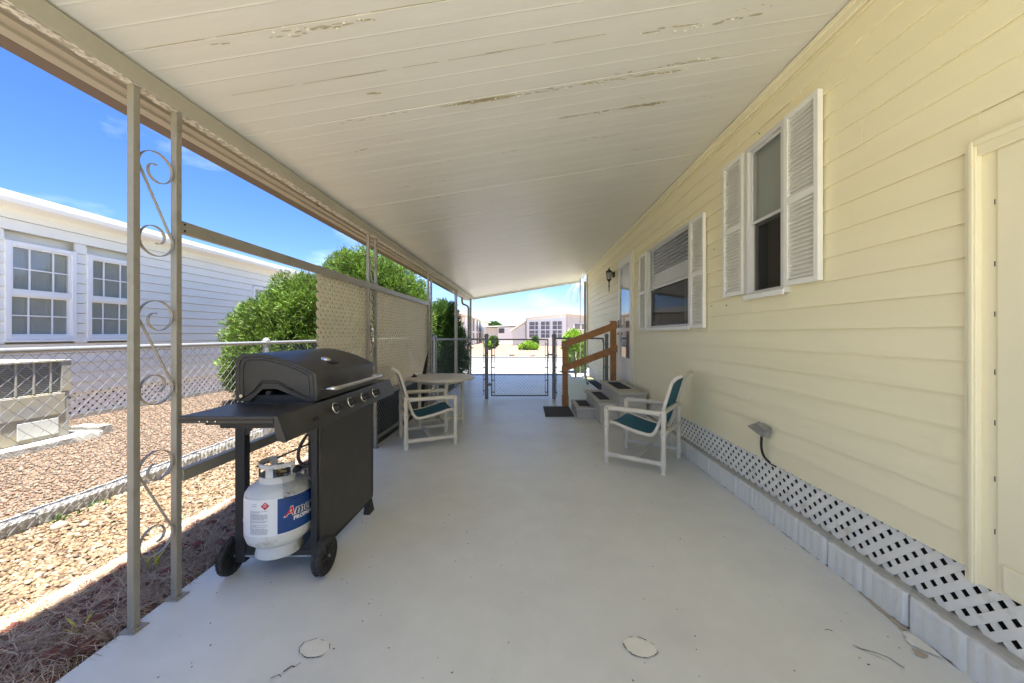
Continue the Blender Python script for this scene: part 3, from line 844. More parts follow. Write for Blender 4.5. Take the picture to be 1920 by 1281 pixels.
# storm door
b = frame4(B(), 1.640, 1.70, 5.70, 6.645, .44, 2.585, .045)
obj('door_casing', b, m_trimy, house, bevel=.003)
b = B()
y0, y1, z0, z1 = 5.75, 6.595, .49, 2.53
b.box(1.632, 1.668, y0, y0+.11, z0, z1); b.box(1.632, 1.668, y1-.11, y1, z0, z1)
b.box(1.632, 1.668, y0+.11, y1-.11, z1-.12, z1); b.box(1.632, 1.668, y0+.11, y1-.11, 1.30, 1.36); b.box(1.636, 1.664, y0+.11, y1-.11, z0, .86)
dr = obj('storm_door', b, m_white, house, bevel=.003)
obj('pane', B().box(1.648, 1.652, y0+.11, y1-.11, 1.36, z1-.12), m_glass, dr)
obj('pane', B().box(1.648, 1.652, y0+.11, y1-.11, .86, 1.30), m_glass, dr)
obj('inner_door', B().box(1.72, 1.75, 5.72, 6.62, .45, 2.56), m_shade, dr)
b = B().box(1.622, 1.632, y1-.075, y1-.035, 1.36, 1.50); b.tube([(1.632, y1-.055, 1.40), (1.595, y1-.055, 1.40), (1.59, y1-.09, 1.40)], .008, 8)
obj('handle', b, m_lampblk, dr, 40)
obj('lock', B().cyl((1.632, y1-.055, 1.26), (1.60, y1-.055, 1.26), .02, 12), m_brass, dr, 40)

# utility door at the right edge
b = B().box(1.638, 1.664, 1.343, 1.379, .335, 1.955); b.box(1.640, 1.664, -.8, 1.3425, 1.900, 1.952)
b.box(1.630, 1.6375, 1.347, 1.363, .335, 1.957); b.box(1.630, 1.6395, -.8, 1.3465, 1.936, 1.959)
obj('door_frame', b, m_trimy, house, bevel=.004)
ud = obj('utility_door', B().box(1.652, 1.668, -.8, 1.294, .345, 1.899), m_trimy, house, bevel=.003)
obj('stop_strip', B().box(1.660, 1.668, 1.2965, 1.3425, .335, 1.8995), m_trimy, ud)
obj('bottom_rail', B().box(1.640, 1.6515, -.8, 1.27, .36, .45), m_trimy, ud, bevel=.003)
for z in (1.72, 1.50, 1.322, 1.116, .936, .737, .55): obj('slot', B().box(1.6585, 1.6598, 1.304, 1.3065, z-.009, z+.009), m_lampblk, ud)
# nail heads and scuffs on the siding
b = B()
for (yy, zz) in ((2.75, 2.635), (2.55, 2.63), (2.36, 2.63), (3.9, 2.39), (4.5, 2.40), (2.62, 2.68), (3.25, 2.0), (3.05, 1.49), (3.3, 1.5)): b.sphere((1.652, yy, zz), .005, 4)
obj('nail_head', b, m_crack, house)

# lattice skirt and block footing
sk = thing('lattice_skirting', 'white diagonal lattice skirting below the yellow siding', 'skirting', (1.676, 4, .14))
lattice(sk, 1.676, 1.0, 9.9, .135, .367, .0735, .0292, .003, m_slat)
ft = thing('block_footing', 'low footing of fluted painted concrete blocks along the yellow house', 'footing', (1.65, 4, 0))
BL = .424
def block_mesh(seed):
    rr = random.Random(seed); b = B(); n = 34; vs = []
    for k in range(n+1):
        t = k/n; yy = .004+(BL-.008)*t
        fl = .007*abs(math.sin(math.pi*t*8))**.6
        edge = .006 if k in (0, n) else 0
        x = 1.619-fl+edge
        zt = .142 + rr.uniform(-.003, .003)
        vs += [(x, yy, .0), (x, yy, zt-.010), (x+.006, yy, zt), (1.70, yy, .147), (1.70, yy, 0)]
    fs = [(i*5+k, i*5+(k+1) % 5, (i+1)*5+(k+1) % 5, (i+1)*5+k) for i in range(n) for k in range(5)] + [tuple(range(5)), tuple(n*5+k for k in range(5))[::-1]]
    return b.add(vs, fs)
for k in range(-6, 13):
    bm_ = block_mesh(k+20); yy = 1.566+BL*k
    bm_.v = [(x, y+yy, z) for x, y, z in bm_.v]
    bo = obj('block', bm_, m_block, ft, 30)
    # uneven cement top
    rr = random.Random(k); cb = B(); n = 14; vs = []
    for q in range(n+1):
        y = yy+.002+(BL-.004)*q/n
        vs += [(1.622+rr.uniform(-.001, .012), y, .1425), (1.634+rr.uniform(0, .004), y, .150+rr.uniform(0, .003)), (1.69, y, .151), (1.69, y, .143)]
    cb.add(vs, [(i*4+j, i*4+(j+1) % 4, (i+1)*4+(j+1) % 4, (i+1)*4+j) for i in range(n) for j in range(4)] + [(0,1,2,3), tuple(n*4+j for j in range(4))[::-1]])
    obj('cement_cap', cb, m_mortar, bo, 30)

# outlet box with cord
ob = thing('outlet_box', 'grey metal outdoor outlet box with black cord on yellow siding', 'outlet box', (1.64, 2.525, .59))
Rt = Matrix.Rotation(R(18), 3, 'X')
b = B().obox((1.622, 2.525, .592), (.055, .085, .062), Rt)
obj('box', b, m_galv, ob, bevel=.004)
b = B().obox((1.59, 2.523, .607), (.085, .112, .006), Matrix.Rotation(R(-22), 3, 'Y') @ Rt)
obj('cover', b, m_galv, ob, bevel=.002)
obj('cord', B().tube(smoothpath([(1.615, 2.527, .567), (1.612, 2.53, .53), (1.618, 2.54, .47), (1.632, 2.535, .41), (1.655, 2.50, .375), (1.69, 2.47, .355)]), .0085, 8), m_cable, ob, 60)

# wall lantern
ln = thing('wall_lantern', 'black carriage lantern with finial on the yellow wall beside the door', 'wall lamp', (1.6, 6.97, 2.35))
lx, ly, lz = 1.555, 6.97, 2.36
obj('bracket', B().lathe([(.001, 1.62), (.05, 1.62), (.055, 1.635), (.055, 1.652)], 16, (0, ly, lz+.02), 'x').tube([(1.625, ly, lz+.02), (lx+.055, ly, lz+.03)], .012, 8), m_lampblk, ln, 40)
obj('cap', B().lathe([(.001, .155), (.006, .15), (.012, .135), (.006, .125), (.02, .115), (.03, .10), (.055, .085), (.062, .07), (.062, .064), (.001, .064)], 12, (lx, ly, lz)), m_lampblk, ln, 40)
obj('glass', B().lathe([(.052, .064), (.040, -.07)], 8, (lx, ly, lz)), m_glass, ln)
b = B()
for k in range(8):
    a = 2*math.pi*k/8; b.cyl((lx+.053*math.cos(a), ly+.053*math.sin(a), lz+.066), (lx+.041*math.cos(a), ly+.041*math.sin(a), lz-.072), .0045, 5)
obj('cage', b, m_lampblk, ln)
obj('candle', B().cyl((lx, ly, lz-.07), (lx, ly, lz+.03), .012, 8), m_shade, ln, 40)
obj('finial', B().lathe([(.001, -.07), (.043, -.07), (.045, -.08), (.028, -.095), (.012, -.115), (.016, -.125), (.010, -.14), (.014, -.20), (.009, -.22), (.007, -.30), (.001, -.31)], 12, (lx, ly, lz)), m_lampblk, ln, 40)

# ------------------------------------------------------------------ steps, mats, handrail
st = thing('entry_steps', 'grey three tread entry steps with black pads below the storm door', 'steps', (1.2, 5.7, 0))
def tread(x0, x1, y0, y1, z, nose):
    b = B().box(x0+nose, x1, y0+nose, y1-nose, 0.001, z-.045)
    o = obj('step', b, m_step, st, bevel=.006)
    obj('tread', B().box(x0, x1, y0, y1, z-.044, z), m_step, o, bevel=.008, seg=3); return o
tread(.735, 1.03, 5.46, 6.20, .155, .012)
tread(.985, 1.30, 5.06, 6.29, .305, .03)
tread(1.225, 1.615, 4.93, 6.22, .47, .03)
b = B().box(1.09, 1.60, 4.985, 4.992, .02, .40)
for (x0, x1, y0, y1, z, lab) in ((.80, .97, 5.60, 6.06, .155, 'black rubber pad on the lowest grey step'), (1.05, 1.20, 5.32, 6.0, .305, 'black rubber pad on the middle grey step'), (1.30, 1.49, 5.25, 5.95, .47, 'black rubber pad on the top grey step')):
    b = B().box(x0, x1, y0, y1, z+.001, z+.008)
    k = x0+.012
    while k < x1-.01: b.box(k, k+.008, y0+.02, y1-.02, z+.0082, z+.011); k += .02
    o = obj('step_pad', b, m_mat); tag(o, lab, 'step pad', 'pads on the entry steps')
b = B().box(.28, .72, 5.575, 6.34, .001, .010)
k = .30
while k < .70: b.box(k, k+.018, 5.60, 6.315, .0102, .014); k += .034
o = obj('door_mat', b, m_mat); tag(o, 'black ribbed door mat on the grey floor before the steps', 'door mat')

hr = thing('wooden_handrail', 'orange stained wooden handrail rising beside the grey entry steps', 'handrail', (1.1, 6.42, 0))
obj('post', B().box(.622, .715, 6.40, 6.49, .001, 1.105), m_wood, hr, bevel=.004)
obj('post', B().box(.615, .725, 6.385, 6.505, .001, .19), m_wood, hr, bevel=.004)
obj('post', B().box(1.46, 1.555, 6.40, 6.49, .001, 1.485), m_wood, hr, bevel=.004)
for (za, zb) in ((1.055, 1.415), (.645, 1.005)):
    b = B(); x0, x1 = .60, 1.565; h = .062; y0, y1 = 6.358, 6.397
    vs = [(x, y, z) for y in (y0, y1) for (x, z) in ((x0, za-h), (x1, zb-h), (x1, zb+h), (x0, za+h))]
    b.add(vs, [(0,1,2,3), (7,6,5,4), (0,4,5,1), (1,5,6,2), (2,6,7,3), (3,7,4,0)])
    obj('rail', b, m_wood, hr, bevel=.004)
b = B()
for (x, z) in ((.665, 1.07), (.665, .67), (1.50, 1.40), (1.50, .985)): b.cyl((x-.02, 6.354, z), (x-.02, 6.358, z), .008, 8); b.cyl((x+.02, 6.354, z-.02), (x+.02, 6.358, z-.02), .008, 8)
obj('bolt', b, m_galv, hr)

# ------------------------------------------------------------------ chain link fences and gate
def fencepost(b, x, y, h, r): return b.cyl((x, y, -.08), (x, y, h), r, 14)
def capmesh(x, y, h, r): return B().lathe([(r*1.25, h-.03), (r*1.25, h+.005), (r*.95, h+.025), (r*.4, h+.036), (.001, h+.038)], 14, (x, y, 0))
FX = -3.24
sf = thing('chain_link_fence', 'galvanised chain link side fence running between patio gravel and white house', 'fence', (FX, 3, 0))
obj('mesh', chain(B(), (FX, .8), (0, 1), 6.35, -.01, 1.145, .088, .0019), m_galv, sf, kind='stuff', fix=False)
obj('top_rail', B().cyl((FX, .6, 1.145), (FX, 7.17, 1.145), .020, 10), m_galv, sf, 60)
for yy in (.9, 4.58, 7.15):
    p = obj('post', fencepost(B(), FX-.005, yy, 1.17, .034), m_galv, sf, 60)
    obj('post_cap', capmesh(FX-.005, yy, 1.17, .034), m_galv, p, 40)
GY = 7.15
lf = thing('chain_link_fence', 'short chain link fence panel between lattice screen and gate', 'fence', (-1.3, GY, 0))
obj('mesh', chain(B(), (-1.79, GY), (1, 0), .93, .02, 1.15, .066, .0022), m_gatemetal, lf, kind='stuff', fix=False)
obj('mesh', chain(B(), (-3.2, GY), (1, 0), 1.38, .02, 1.15, .066, .0022), m_gatemetal, lf, kind='stuff', fix=False)
obj('top_rail', B().cyl((-3.2, GY, 1.155), (-.815, GY, 1.155), .018, 10), m_galv, lf, 60)
for (x, h, r, m) in ((-1.79, 1.20, .036, m_galv), (-.785, 1.225, .036, m_gatemetal)):
    p = obj('post', fencepost(B(), x, GY, h, r), m, lf, 60)
    obj('post_cap', capmesh(x, GY, h, r), m, p, 40)
obj('tension_bar', B().box(-.845, -.835, GY-.004, GY+.004, .06, 1.14), m_gatemetal, lf)
b = B()
for z in (.15, .37, .6, .83, 1.05): b.box(-.846, -.75, GY-.04, GY-.034, z, z+.022)
obj('tension_band', b, m_gatemetal, lf)
rf = thing('chain_link_fence', 'short chain link fence panel between gate and yellow house', 'fence', (1.05, GY, 0))
obj('mesh', chain(B(), (.56, GY), (1, 0), .93, .02, 1.15, .066, .0022), m_gatemetal, rf, kind='stuff', fix=False)
obj('top_rail', B().tube(smoothpath([(.55, GY, 1.17), (1.40, GY, 1.17), (1.47, GY, 1.155), (1.49, GY, 1.08)], 6), .018, 10), m_gatemetal, rf, 60)
obj('inner_upright', B().cyl((1.49, GY, .04), (1.49, GY, 1.08), .014, 8), m_gatemetal, rf, 60)
for (x, h, r) in ((.525, 1.225, .036), (1.545, 1.23, .034)):
    p = obj('post', fencepost(B(), x, GY, h, r), m_gatemetal, rf, 60)
    obj('post_cap', capmesh(x, GY, h, r), m_gatemetal, p, 40)
obj('tension_bar', B().box(.572, .582, GY-.004, GY+.004, .06, 1.14), m_gatemetal, rf)
b = B()
for z in (.12, .35, .6, .83, 1.05): b.box(.49, .585, GY-.04, GY-.034, z, z+.022); b.box(1.48, 1.58, GY-.04, GY-.034, z, z+.022)
obj('tension_band', b, m_gatemetal, rf)
gt = thing('chain_link_gate', 'closed chain link gate in a grey pipe frame leading to the driveway', 'gate', (-.14, GY, 0))
obj('gate_frame', B().tube([(-.684, GY, .06), (-.684, GY, 1.15), (.404, GY, 1.15), (.404, GY, .06)], .019, 10, closed=True), m_gatemetal, gt, 60)
obj('mesh', chain(B(), (-.655, GY), (1, 0), 1.03, .075, 1.14, .066, .0022), m_gatemetal, gt, kind='stuff', fix=False)
obj('tension_bar', B().box(-.632, -.622, GY-.004, GY+.004, .08, 1.13), m_gatemetal, gt)
obj('tension_bar', B().box(.350, .360, GY-.004, GY+.004, .08, 1.13), m_gatemetal, gt)
for z in (.28, .97):
    obj('hinge', B().box(-.775, -.68, GY-.045, GY-.035, z-.02, z+.02).cyl((-.72, GY-.04, z-.03), (-.72, GY-.04, z+.04), .012, 8), m_gatemetal, gt, bevel=.003)
obj('latch', B().box(.39, .50, GY-.042, GY-.03, .84, .875).box(.39, .42, GY-.05, GY-.02, .80, .91), m_gatemetal, gt, bevel=.003)
b = B()
for z in (.12, .35, .6, .83, 1.05):
    b.box(-.70, -.62, GY-.026, GY-.021, z, z+.02); b.box(.348, .42, GY-.026, GY-.021, z, z+.02)
obj('tension_band', b, m_gatemetal, gt)

# ------------------------------------------------------------------ gas grill
gr = thing('gas_grill', 'black four burner gas grill on a wheeled cart with side shelves', 'grill', (-1.3, 2.28, 0))
Y0, Y1 = 1.945, 2.655
LP = [(-1.535, .897), (-1.538, 1.02), (-1.536, 1.10), (-1.528, 1.128), (-1.505, 1.143), (-1.46, 1.149), (-1.40, 1.146), (-1.342, 1.134), (-1.238, 1.103), (-1.164, 1.071), (-1.124, 1.050), (-1.110, 1.034), (-1.105, .97), (-1.103, .899)]
sp = [(p.x, p.z) for p in smoothpath([(x, 0, z) for x, z in LP], 4)]
cx_ = -1.32; cz_ = .99
inner = [(x+(cx_-x)*.012, z+(cz_-z)*.02) for x, z in sp]
b = B(); n = len(sp); vs = []
# shell with rolled edge at each end
ends = [(Y0-.006, .985), (Y0-.002, .997), (Y0+.006, 1.0), (Y1-.006, 1.0), (Y1+.002, .997), (Y1+.006, .985)]
for (yy, s_) in ends:
    for (x, z) in sp: vs.append((cx_+(x-cx_)*s_, yy, .897+(z-.897)*s_))
b.add(vs, [(i*n+k, i*n+k+1, (i+1)*n+k+1, (i+1)*n+k) for i in range(5) for k in range(n-1)])
lid = obj('lid', b, m_black, gr, 40)
sol = lid.modifiers.new('thick', 'SOLIDIFY'); sol.thickness = .004; sol.offset = -1
notch = [(-1.163, .898), (-1.318, .962), (-1.392, .962), (-1.461, .898)]
for (ya, yb) in ((Y0-.005, Y0-.001), (Y1+.001, Y1+.005)):
    e = [(cx_+(x-cx_)*.99, .897+(z-.897)*.99) for x, z in sp]
    obj('lid_end', B().prism(e + notch, ya, yb), m_black, gr)
def inset(s_): return [(cx_+(x-cx_)*s_, .985+(z-.985)*s_) for x, z in sp]
for s_, r_ in ((.90, .0035), (.80, .003)):
    P = [(x, Y0-.0055, z) for x, z in inset(s_)]
    P += [(-1.165-.02*(1-s_)*4, Y0-.0055, P[-1][2])]
    k_ = .02+.2*(1-s_)
    P = P[:-1] + [(-1.19, Y0-.0055, .918+k_*.3), (-1.315, Y0-.0055, .968+k_*.6), (-1.395, Y0-.0055, .968+k_*.6), (-1.44, Y0-.0055, .93+k_*.4)] + [P[0]]
    obj('emboss', B().tube(P, r_, 6), m_black, lid, 60)
obj('logo_badge', B().lathe([(.001, 0), (.009, 0), (.009, .003), (.001, .0035)], 12, (-1.505, Y0-.010, .925), 'y'), m_chrome, gr, 40)
obj('firebox', B().box(-1.515, -1.125, Y0+.012, Y1-.012, .79, .93), m_blackm, gr, bevel=.01)
obj('end_plate', B().box(-1.53, -1.12, Y0-.02, Y0-.008, .80, .893).box(-1.50, -1.15, Y0-.035, Y0-.021, .80, .86), m_black, gr, bevel=.004)
obj('heat_knob', B().cyl((-1.355, Y0-.001, .942), (-1.355, Y0-.02, .942), .012, 10), m_blackm, gr, 40)
# handle
obj('handle', B().tube(smoothpath([(-1.100, 1.99, .955), (-1.055, 1.985, .957), (-1.035, 2.0, .958), (-1.03, 2.06, .958), (-1.03, 2.3, .958), (-1.03, 2.54, .958), (-1.035, 2.60, .958), (-1.055, 2.615, .957), (-1.10, 2.61, .955)]), .0115, 12), m_chrome, gr, 60)
# thermometer and badge on the lid slope
sl_ = math.atan2(-.031, .104)
Rl = Matrix.Rotation(-sl_, 3, 'Y')
def onlid(x): return np.interp(x, [p[0] for p in LP[5:]], [p[1] for p in LP[5:]])
tb = B().lathe([(.001, .012), (.018, .012), (.026, .009), (.028, 0)], 20)
tb.v = [tuple(Rl @ Vector(v) + Vector((-1.222, 2.235, onlid(-1.222)+.001))) for v in tb.v]
obj('thermometer', tb, m_chrome, gr, 40)
obj('name_plate', B().obox((-1.178, 2.235, onlid(-1.178)+.004), (.034, .075, .005), Rl), m_blackm, gr, bevel=.002)
# control panel
obj('control_panel', B().prism([(-1.116, .890), (-1.098, .890), (-1.058, .776), (-1.072, .770), (-1.10, .785), (-1.112, .83)], 1.618, 2.95), m_black, gr, bevel=.003)
nx = Vector((.114, 0, .040)).normalized()
for yy in (2.07, 2.245, 2.42, 2.595):
    cpt = Vector((-1.079, yy, .835))
    q = nx.to_track_quat('Z', 'Y').to_matrix()
    kb = B().lathe([(.001, .034), (.017, .034), (.020, .03), (.022, .004), (.024, .0)], 18); kb.box(-.004, .004, -.019, .019, .03, .043)
    kb.v = [tuple(q @ Vector(v) + cpt) for v in kb.v]
    kn = obj('knob', kb, m_blackm, gr, 40)
    rb = B().lathe([(.024, 0), (.032, .0), (.033, .004), (.030, .008), (.025, .006)], 22)
    rb.v = [tuple(q @ Vector(v) + cpt) for v in rb.v]
    obj('bezel', rb, m_chrome, kn, 50)
obj('igniter', B().cyl((-1.074, 1.86, .822), (-1.060, 1.86, .827), .012, 10), m_blackm, gr, 40)
# shelves
for (ya, yb) in ((1.62, 1.93), (2.668, 2.948)):
    b = B().box(-1.535, -1.117, ya, yb, .872, .889)
    sh = obj('side_shelf', b, m_black, gr, bevel=.004, seg=3)
    obj('shelf_lip', B().box(-1.533, -1.118, ya+.0005, ya+.012, .858, .8715).box(-1.533, -1.522, ya+.0125, yb, .858, .8715), m_black, sh)
b = B()
for x in (-1.44, -1.405, -1.37): b.cyl((x, 1.6215, .866), (x, 1.618, .866), .0035, 8)
obj('shelf_rivet', b, m_chrome, gr)
b = B().box(-1.49, -1.13, 1.70, 1.93, .83, .857).box(-1.47, -1.15, 1.76, 1.93, .80, .829)
obj('shelf_bracket', b, m_blackm, gr, bevel=.004)
# legs, panel, base
for (xa, xb) in ((-1.520, -1.470), (-1.125, -1.093)):
    for (ya, yb) in ((1.915, 1.955), (2.555, 2.595)):
        far = ya > 2; z0 = .03 if (far) else .06
        lg = obj('leg', B().box(xa, xb, ya, yb, z0, .86), m_blackm, gr, bevel=.003)
        if far:
            xm = (xa+xb)/2
            obj('foot', B().add([(xa-.006, ya-.012, 0), (xb+.006, ya-.012, 0), (xb+.006, yb+.03, 0), (xa-.006, yb+.03, 0), (xa-.001, ya-.001, .10), (xb+.001, ya-.001, .10), (xb+.001, yb+.001, .10), (xa-.001, yb+.001, .10)],
                [(3,2,1,0),(4,5,6,7),(0,1,5,4),(1,2,6,5),(2,3,7,6),(3,0,4,7)]), m_blackm, lg, bevel=.003)
b = B().prism([(-1.469, .86), (-1.469, .72), (-1.455, .73), (-1.40, .80), (-1.40, .86)], 1.92, 1.926)
obj('gusset', b, m_blackm, gr)
b = B().prism([(-1.126, .86), (-1.126, .70), (-1.14, .72), (-1.19, .80), (-1.19, .86)], 1.92, 1.926)
obj('gusset', b, m_blackm, gr)
b = B().prism([(1.93, .135), (2.60, .105), (2.60, .80), (1.93, .80)], -1.0925, -1.086, 'x')
fp = obj('front_panel', b, m_black, gr, bevel=.002)
obj('panel_fold', B().box(-1.0855, -1.083, 1.935, 1.95, .14, .78).box(-1.0855, -1.083, 2.58, 2.595, .14, .78), m_black, fp)
b = B().box(-1.469, -1.126, 1.92, 1.95, .085, .125).box(-1.469, -1.126, 2.56, 2.59, .085, .125).box(-1.515, -1.475, 1.956, 2.554, .085, .125).box(-1.122, -1.097, 1.956, 2.554, .085, .125).box(-1.46, -1.13, 1.951, 2.2, .085, .095)
obj('base_frame', b, m_blackm, gr, bevel=.003)
obj('corner_brace', B().prism([(-1.469, .126), (-1.469, .20), (-1.44, .16), (-1.40, .126)], 1.925, 1.945), m_blackm, gr)
obj('corner_brace', B().prism([(-1.126, .126), (-1.126, .20), (-1.155, .16), (-1.195, .126)], 1.925, 1.945), m_blackm, gr)
obj('axle', B().cyl((-1.57, 1.925, .093), (-1.03, 1.925, .093), .007, 8), m_galv, gr, 60)
def wheel(xa, xb):
    b = B(); n = 52; prof = []
    W = xb-xa
    rows = [(0, .072), (.0, .088), (.14, .0945), (.36, .0945), (.42, .091), (.58, .091), (.64, .0945), (.86, .0945), (1, .088), (1, .072)]
    vs = []; m = len(rows)
    for k in range(n):
        a = 2*math.pi*k/n
        for j, (t, r_) in enumerate(rows):
            rr_ = r_ - (.0035 if (k % 2 and 1 < j < 8) else 0)
            vs.append((xa+W*t, 1.925+rr_*math.cos(a), .0945+rr_*math.sin(a)))
    b.add(vs, [(k*m+j, ((k+1) % n)*m+j, ((k+1) % n)*m+j+1, k*m+j+1) for k in range(n) for j in range(m-1)])
    wh = obj('wheel', b, m_rubber, gr)
    for side, xs in ((1, xb-.006), (-1, xa+.006)):
        hb = B().lathe([(.001, .006*side), (.018, .006*side), (.02, .0), (.05, -.002*side), (.068, .004*side), (.0725, .004*side)], 24, (xs, 1.925, .0945), 'x')
        for k in range(8):
            a = 2*math.pi*k/8; hb.beam((xs+.003*side, 1.925+.018*math.cos(a), .0945+.018*math.sin(a)), (xs+.003*side, 1.925+.068*math.cos(a), .0945+.068*math.sin(a)), .010, .006, (1, 0, 0))
        obj('hub', hb, m_blackm, wh, 30)
wheel(-1.556, -1.527); wheel(-1.080, -1.037)
# hose and regulator
obj('hose', B().tube(smoothpath([(-1.13, 2.02, .79), (-1.17, 1.99, .73), (-1.205, 1.96, .66), (-1.205, 1.94, .60), (-1.17, 1.93, .565), (-1.13, 1.96, .555), (-1.15, 2.02, .54), (-1.24, 1.99, .53)]), .0085, 8), m_cable, gr, 60)
obj('tank_rod', B().cyl((-1.468, 2.0, .53), (-1.126, 2.0, .68), .005, 6), m_cable, gr, 60)
obj('regulator', B().sphere((-1.215, 1.93, .545), .032, 8, (1, 1, .6)).cyl((-1.215, 1.93, .545), (-1.27, 1.935, .54), .012, 8), m_blackm, gr, 50)

# propane tank
TX, TY = -1.296, 1.932
tk = thing('propane_tank', 'white propane tank with a blue label standing in the grill cart', 'gas tank', (TX, TY, .126))
obj('body', B().lathe([(.001, .175), (.07, .178), (.115, .19), (.142, .213), (.1515, .245), (.1525, .27), (.1525, .315), (.1540, .318), (.1540, .326), (.1525, .329), (.1525, .425), (.149, .452), (.134, .474), (.10, .494), (.06, .504), (.001, .506)], 48, (TX, TY, 0)), m_tank, tk, 50)
fr = B().lathe([(.098, .19), (.103, .19), (.103, .15), (.108, .13), (.106, .127), (.098, .148), (.098, .19)], 36, (TX, TY, 0))
obj('foot_ring', fr, m_tank, tk, 50)
b = B()
def arc(b, a0, a1, z0, z1, r=.088):
    b.lathe([(r, z0), (r+.003, z0), (r+.003, z1), (r+.005, z1+.002), (r, z1+.003), (r, z0)], max(3, int(abs(a1-a0)/8)), (TX, TY, 0), 'z', R(a0), R(a1))
arc(b, 130, 350, .492, .527); arc(b, 130, 350, .572, .592)
for (a0, a1) in ((130, 150), (195, 218), (262, 285), (335, 350)): arc(b, a0, a1, .527, .572)
obj('collar', b, m_tank, tk, 50)
obj('valve', B().cyl((TX, TY, .50), (TX, TY, .555), .016, 12).cyl((TX, TY, .53), (TX+.045, TY, .535), .013, 10).lathe([(.001, .575), (.02, .572), (.022, .556), (.001, .556)], 12, (TX, TY, 0)), m_brass, tk, 40)
def patch(f0, f1, z0, z1, r, m, name, parent, n=20):
    """curved label: angles measured from the side facing the patio's near end"""
    b = B(); vs = []
    for k in range(n+1):
        f = R(f0+(f1-f0)*k/n)
        for z in (z0, z1): vs.append((TX+r*math.sin(f), TY-r*math.cos(f), z))
    b.add(vs, [(2*k, 2*k+2, 2*k+3, 2*k+1) for k in range(n)])
    return obj(name, b, m, parent, 60, fix=False)
lb = patch(-38, 125, .268, .448, .1531+.0018, m_labelw, 'label', tk)
lb2 = patch(30, 122, .272, .444, .1531+.0028, m_blue, 'label_panel', tk)
def bend(me_b, f0, z0, r, name, m, parent):
    vs = []
    for (x, y, z) in me_b.v:
        f = R(f0) + x/r
        vs.append((TX+r*math.sin(f), TY-r*math.cos(f), z0+y))
    bb = B(); bb.v = vs; bb.f = me_b.f
    return obj(name, bb, m, parent, fix=False)
def textmesh(body, size, shear=0., bold=0.):
    cu = bpy.data.curves.new('print', 'FONT'); cu.body = body; cu.size = size; cu.shear = shear; cu.offset = bold; cu.resolution_u = 3
    o = bpy.data.objects.new('print', cu); me = bpy.data.meshes.new_from_object(o)
    b = B(); b.v = [tuple(v.co) for v in me.vertices]; b.f = [tuple(p.vertices) for p in me.polygons]
    bpy.data.objects.remove(o); bpy.data.curves.remove(cu); bpy.data.meshes.remove(me)
    return b
r0 = .1531
bend(textmesh('AmeriGas', .062, .25, .0035), 41, .350, r0+.0034, 'lettering', m_labelw, lb2)
bend(textmesh('A', .062, .25, .0008), 41, .350, r0+.0042, 'lettering', m_red, lb2)
t2 = textmesh('meriGas', .062, .25, .0006)
t1 = textmesh('A', .062, .25, .0006)
wA = .0435
t2.v = [(x+wA, y, z) for x, y, z in t2.v]
bend(t2, 41, .350, r0+.0042, 'lettering', m_navy, lb2)
bend(textmesh('PROPANE', .026, 0, .0012), 55, .322, r0+.0036, 'lettering', m_labelw, lb2)
dm = B().add([(0, -.019, 0), (.019, 0, 0), (0, .019, 0), (-.019, 0, 0)], [(0,1,2,3)])
bend(dm, 11, .418, r0+.0028, 'hazard_diamond', m_red, lb)
b = B().add([(-.009, .001, 0), (.009, .001, 0), (.009, .003, 0), (-.009, .003, 0), (-.006, -.004, 0), (.006, -.004, 0), (.006, -.002, 0), (-.006, -.002, 0), (-.004, .007, 0), (.004, .007, 0), (.004, .010, 0), (-.004, .010, 0)], [(0,1,2,3), (4,5,6,7), (8,9,10,11)])
bend(b, 11, .418, r0+.0034, 'hazard_print', m_labelw, lb)
b = B(); z = .392; rr = random.Random(2)
while z > .278:
    x = -.045
    while x < .040:
        l = rr.uniform(.006, .016); l = min(l, .042-x)
        b.add([(x, z, 0), (x+l, z, 0), (x+l, z+.0022, 0), (x, z+.0022, 0)], [(0,1,2,3)]); x += l+.002
        if rr.random() < .06: break
    z -= .0045 if rr.random() > .15 else .008
for zz in (.425, .416): b.add([(-.035, zz, 0), (-.008, zz, 0), (-.008, zz+.0025, 0), (-.035, zz+.0025, 0)], [(0,1,2,3)])
b.v = [(x, y, 0) for x, y, z in b.v]
bend(b, 0, 0, r0+.0028, 'fine_print', m_grey, lb)['kind'] = 'stuff'

# clear plastic over the valve side of the tank
n1, n2 = 14, 14; vs = []; rr = random.Random(9)
for i in range(n1+1):
    for j in range(n2+1):
        u, v = i/n1, j/n2
        f = R(38+62*u); r_ = .155-.045*v*v + rr.uniform(-.008, .012); z = .43+.115*v - .05*u*(1-v) + rr.uniform(-.008, .008)
        vs.append((TX+(r_+.004)*math.sin(f), TY-(r_+.004)*math.cos(f), max(z, .43+.0*v)))
b = B().add(vs, [(i*(n2+1)+j, (i+1)*(n2+1)+j, (i+1)*(n2+1)+j+1, i*(n2+1)+j+1) for i in range(n1) for j in range(n2)])
o = obj('plastic_sleeve', b, m_plastic, None, fix=False); tag(o, 'crumpled clear plastic sleeve draped on the propane tank shoulder', 'plastic wrap')

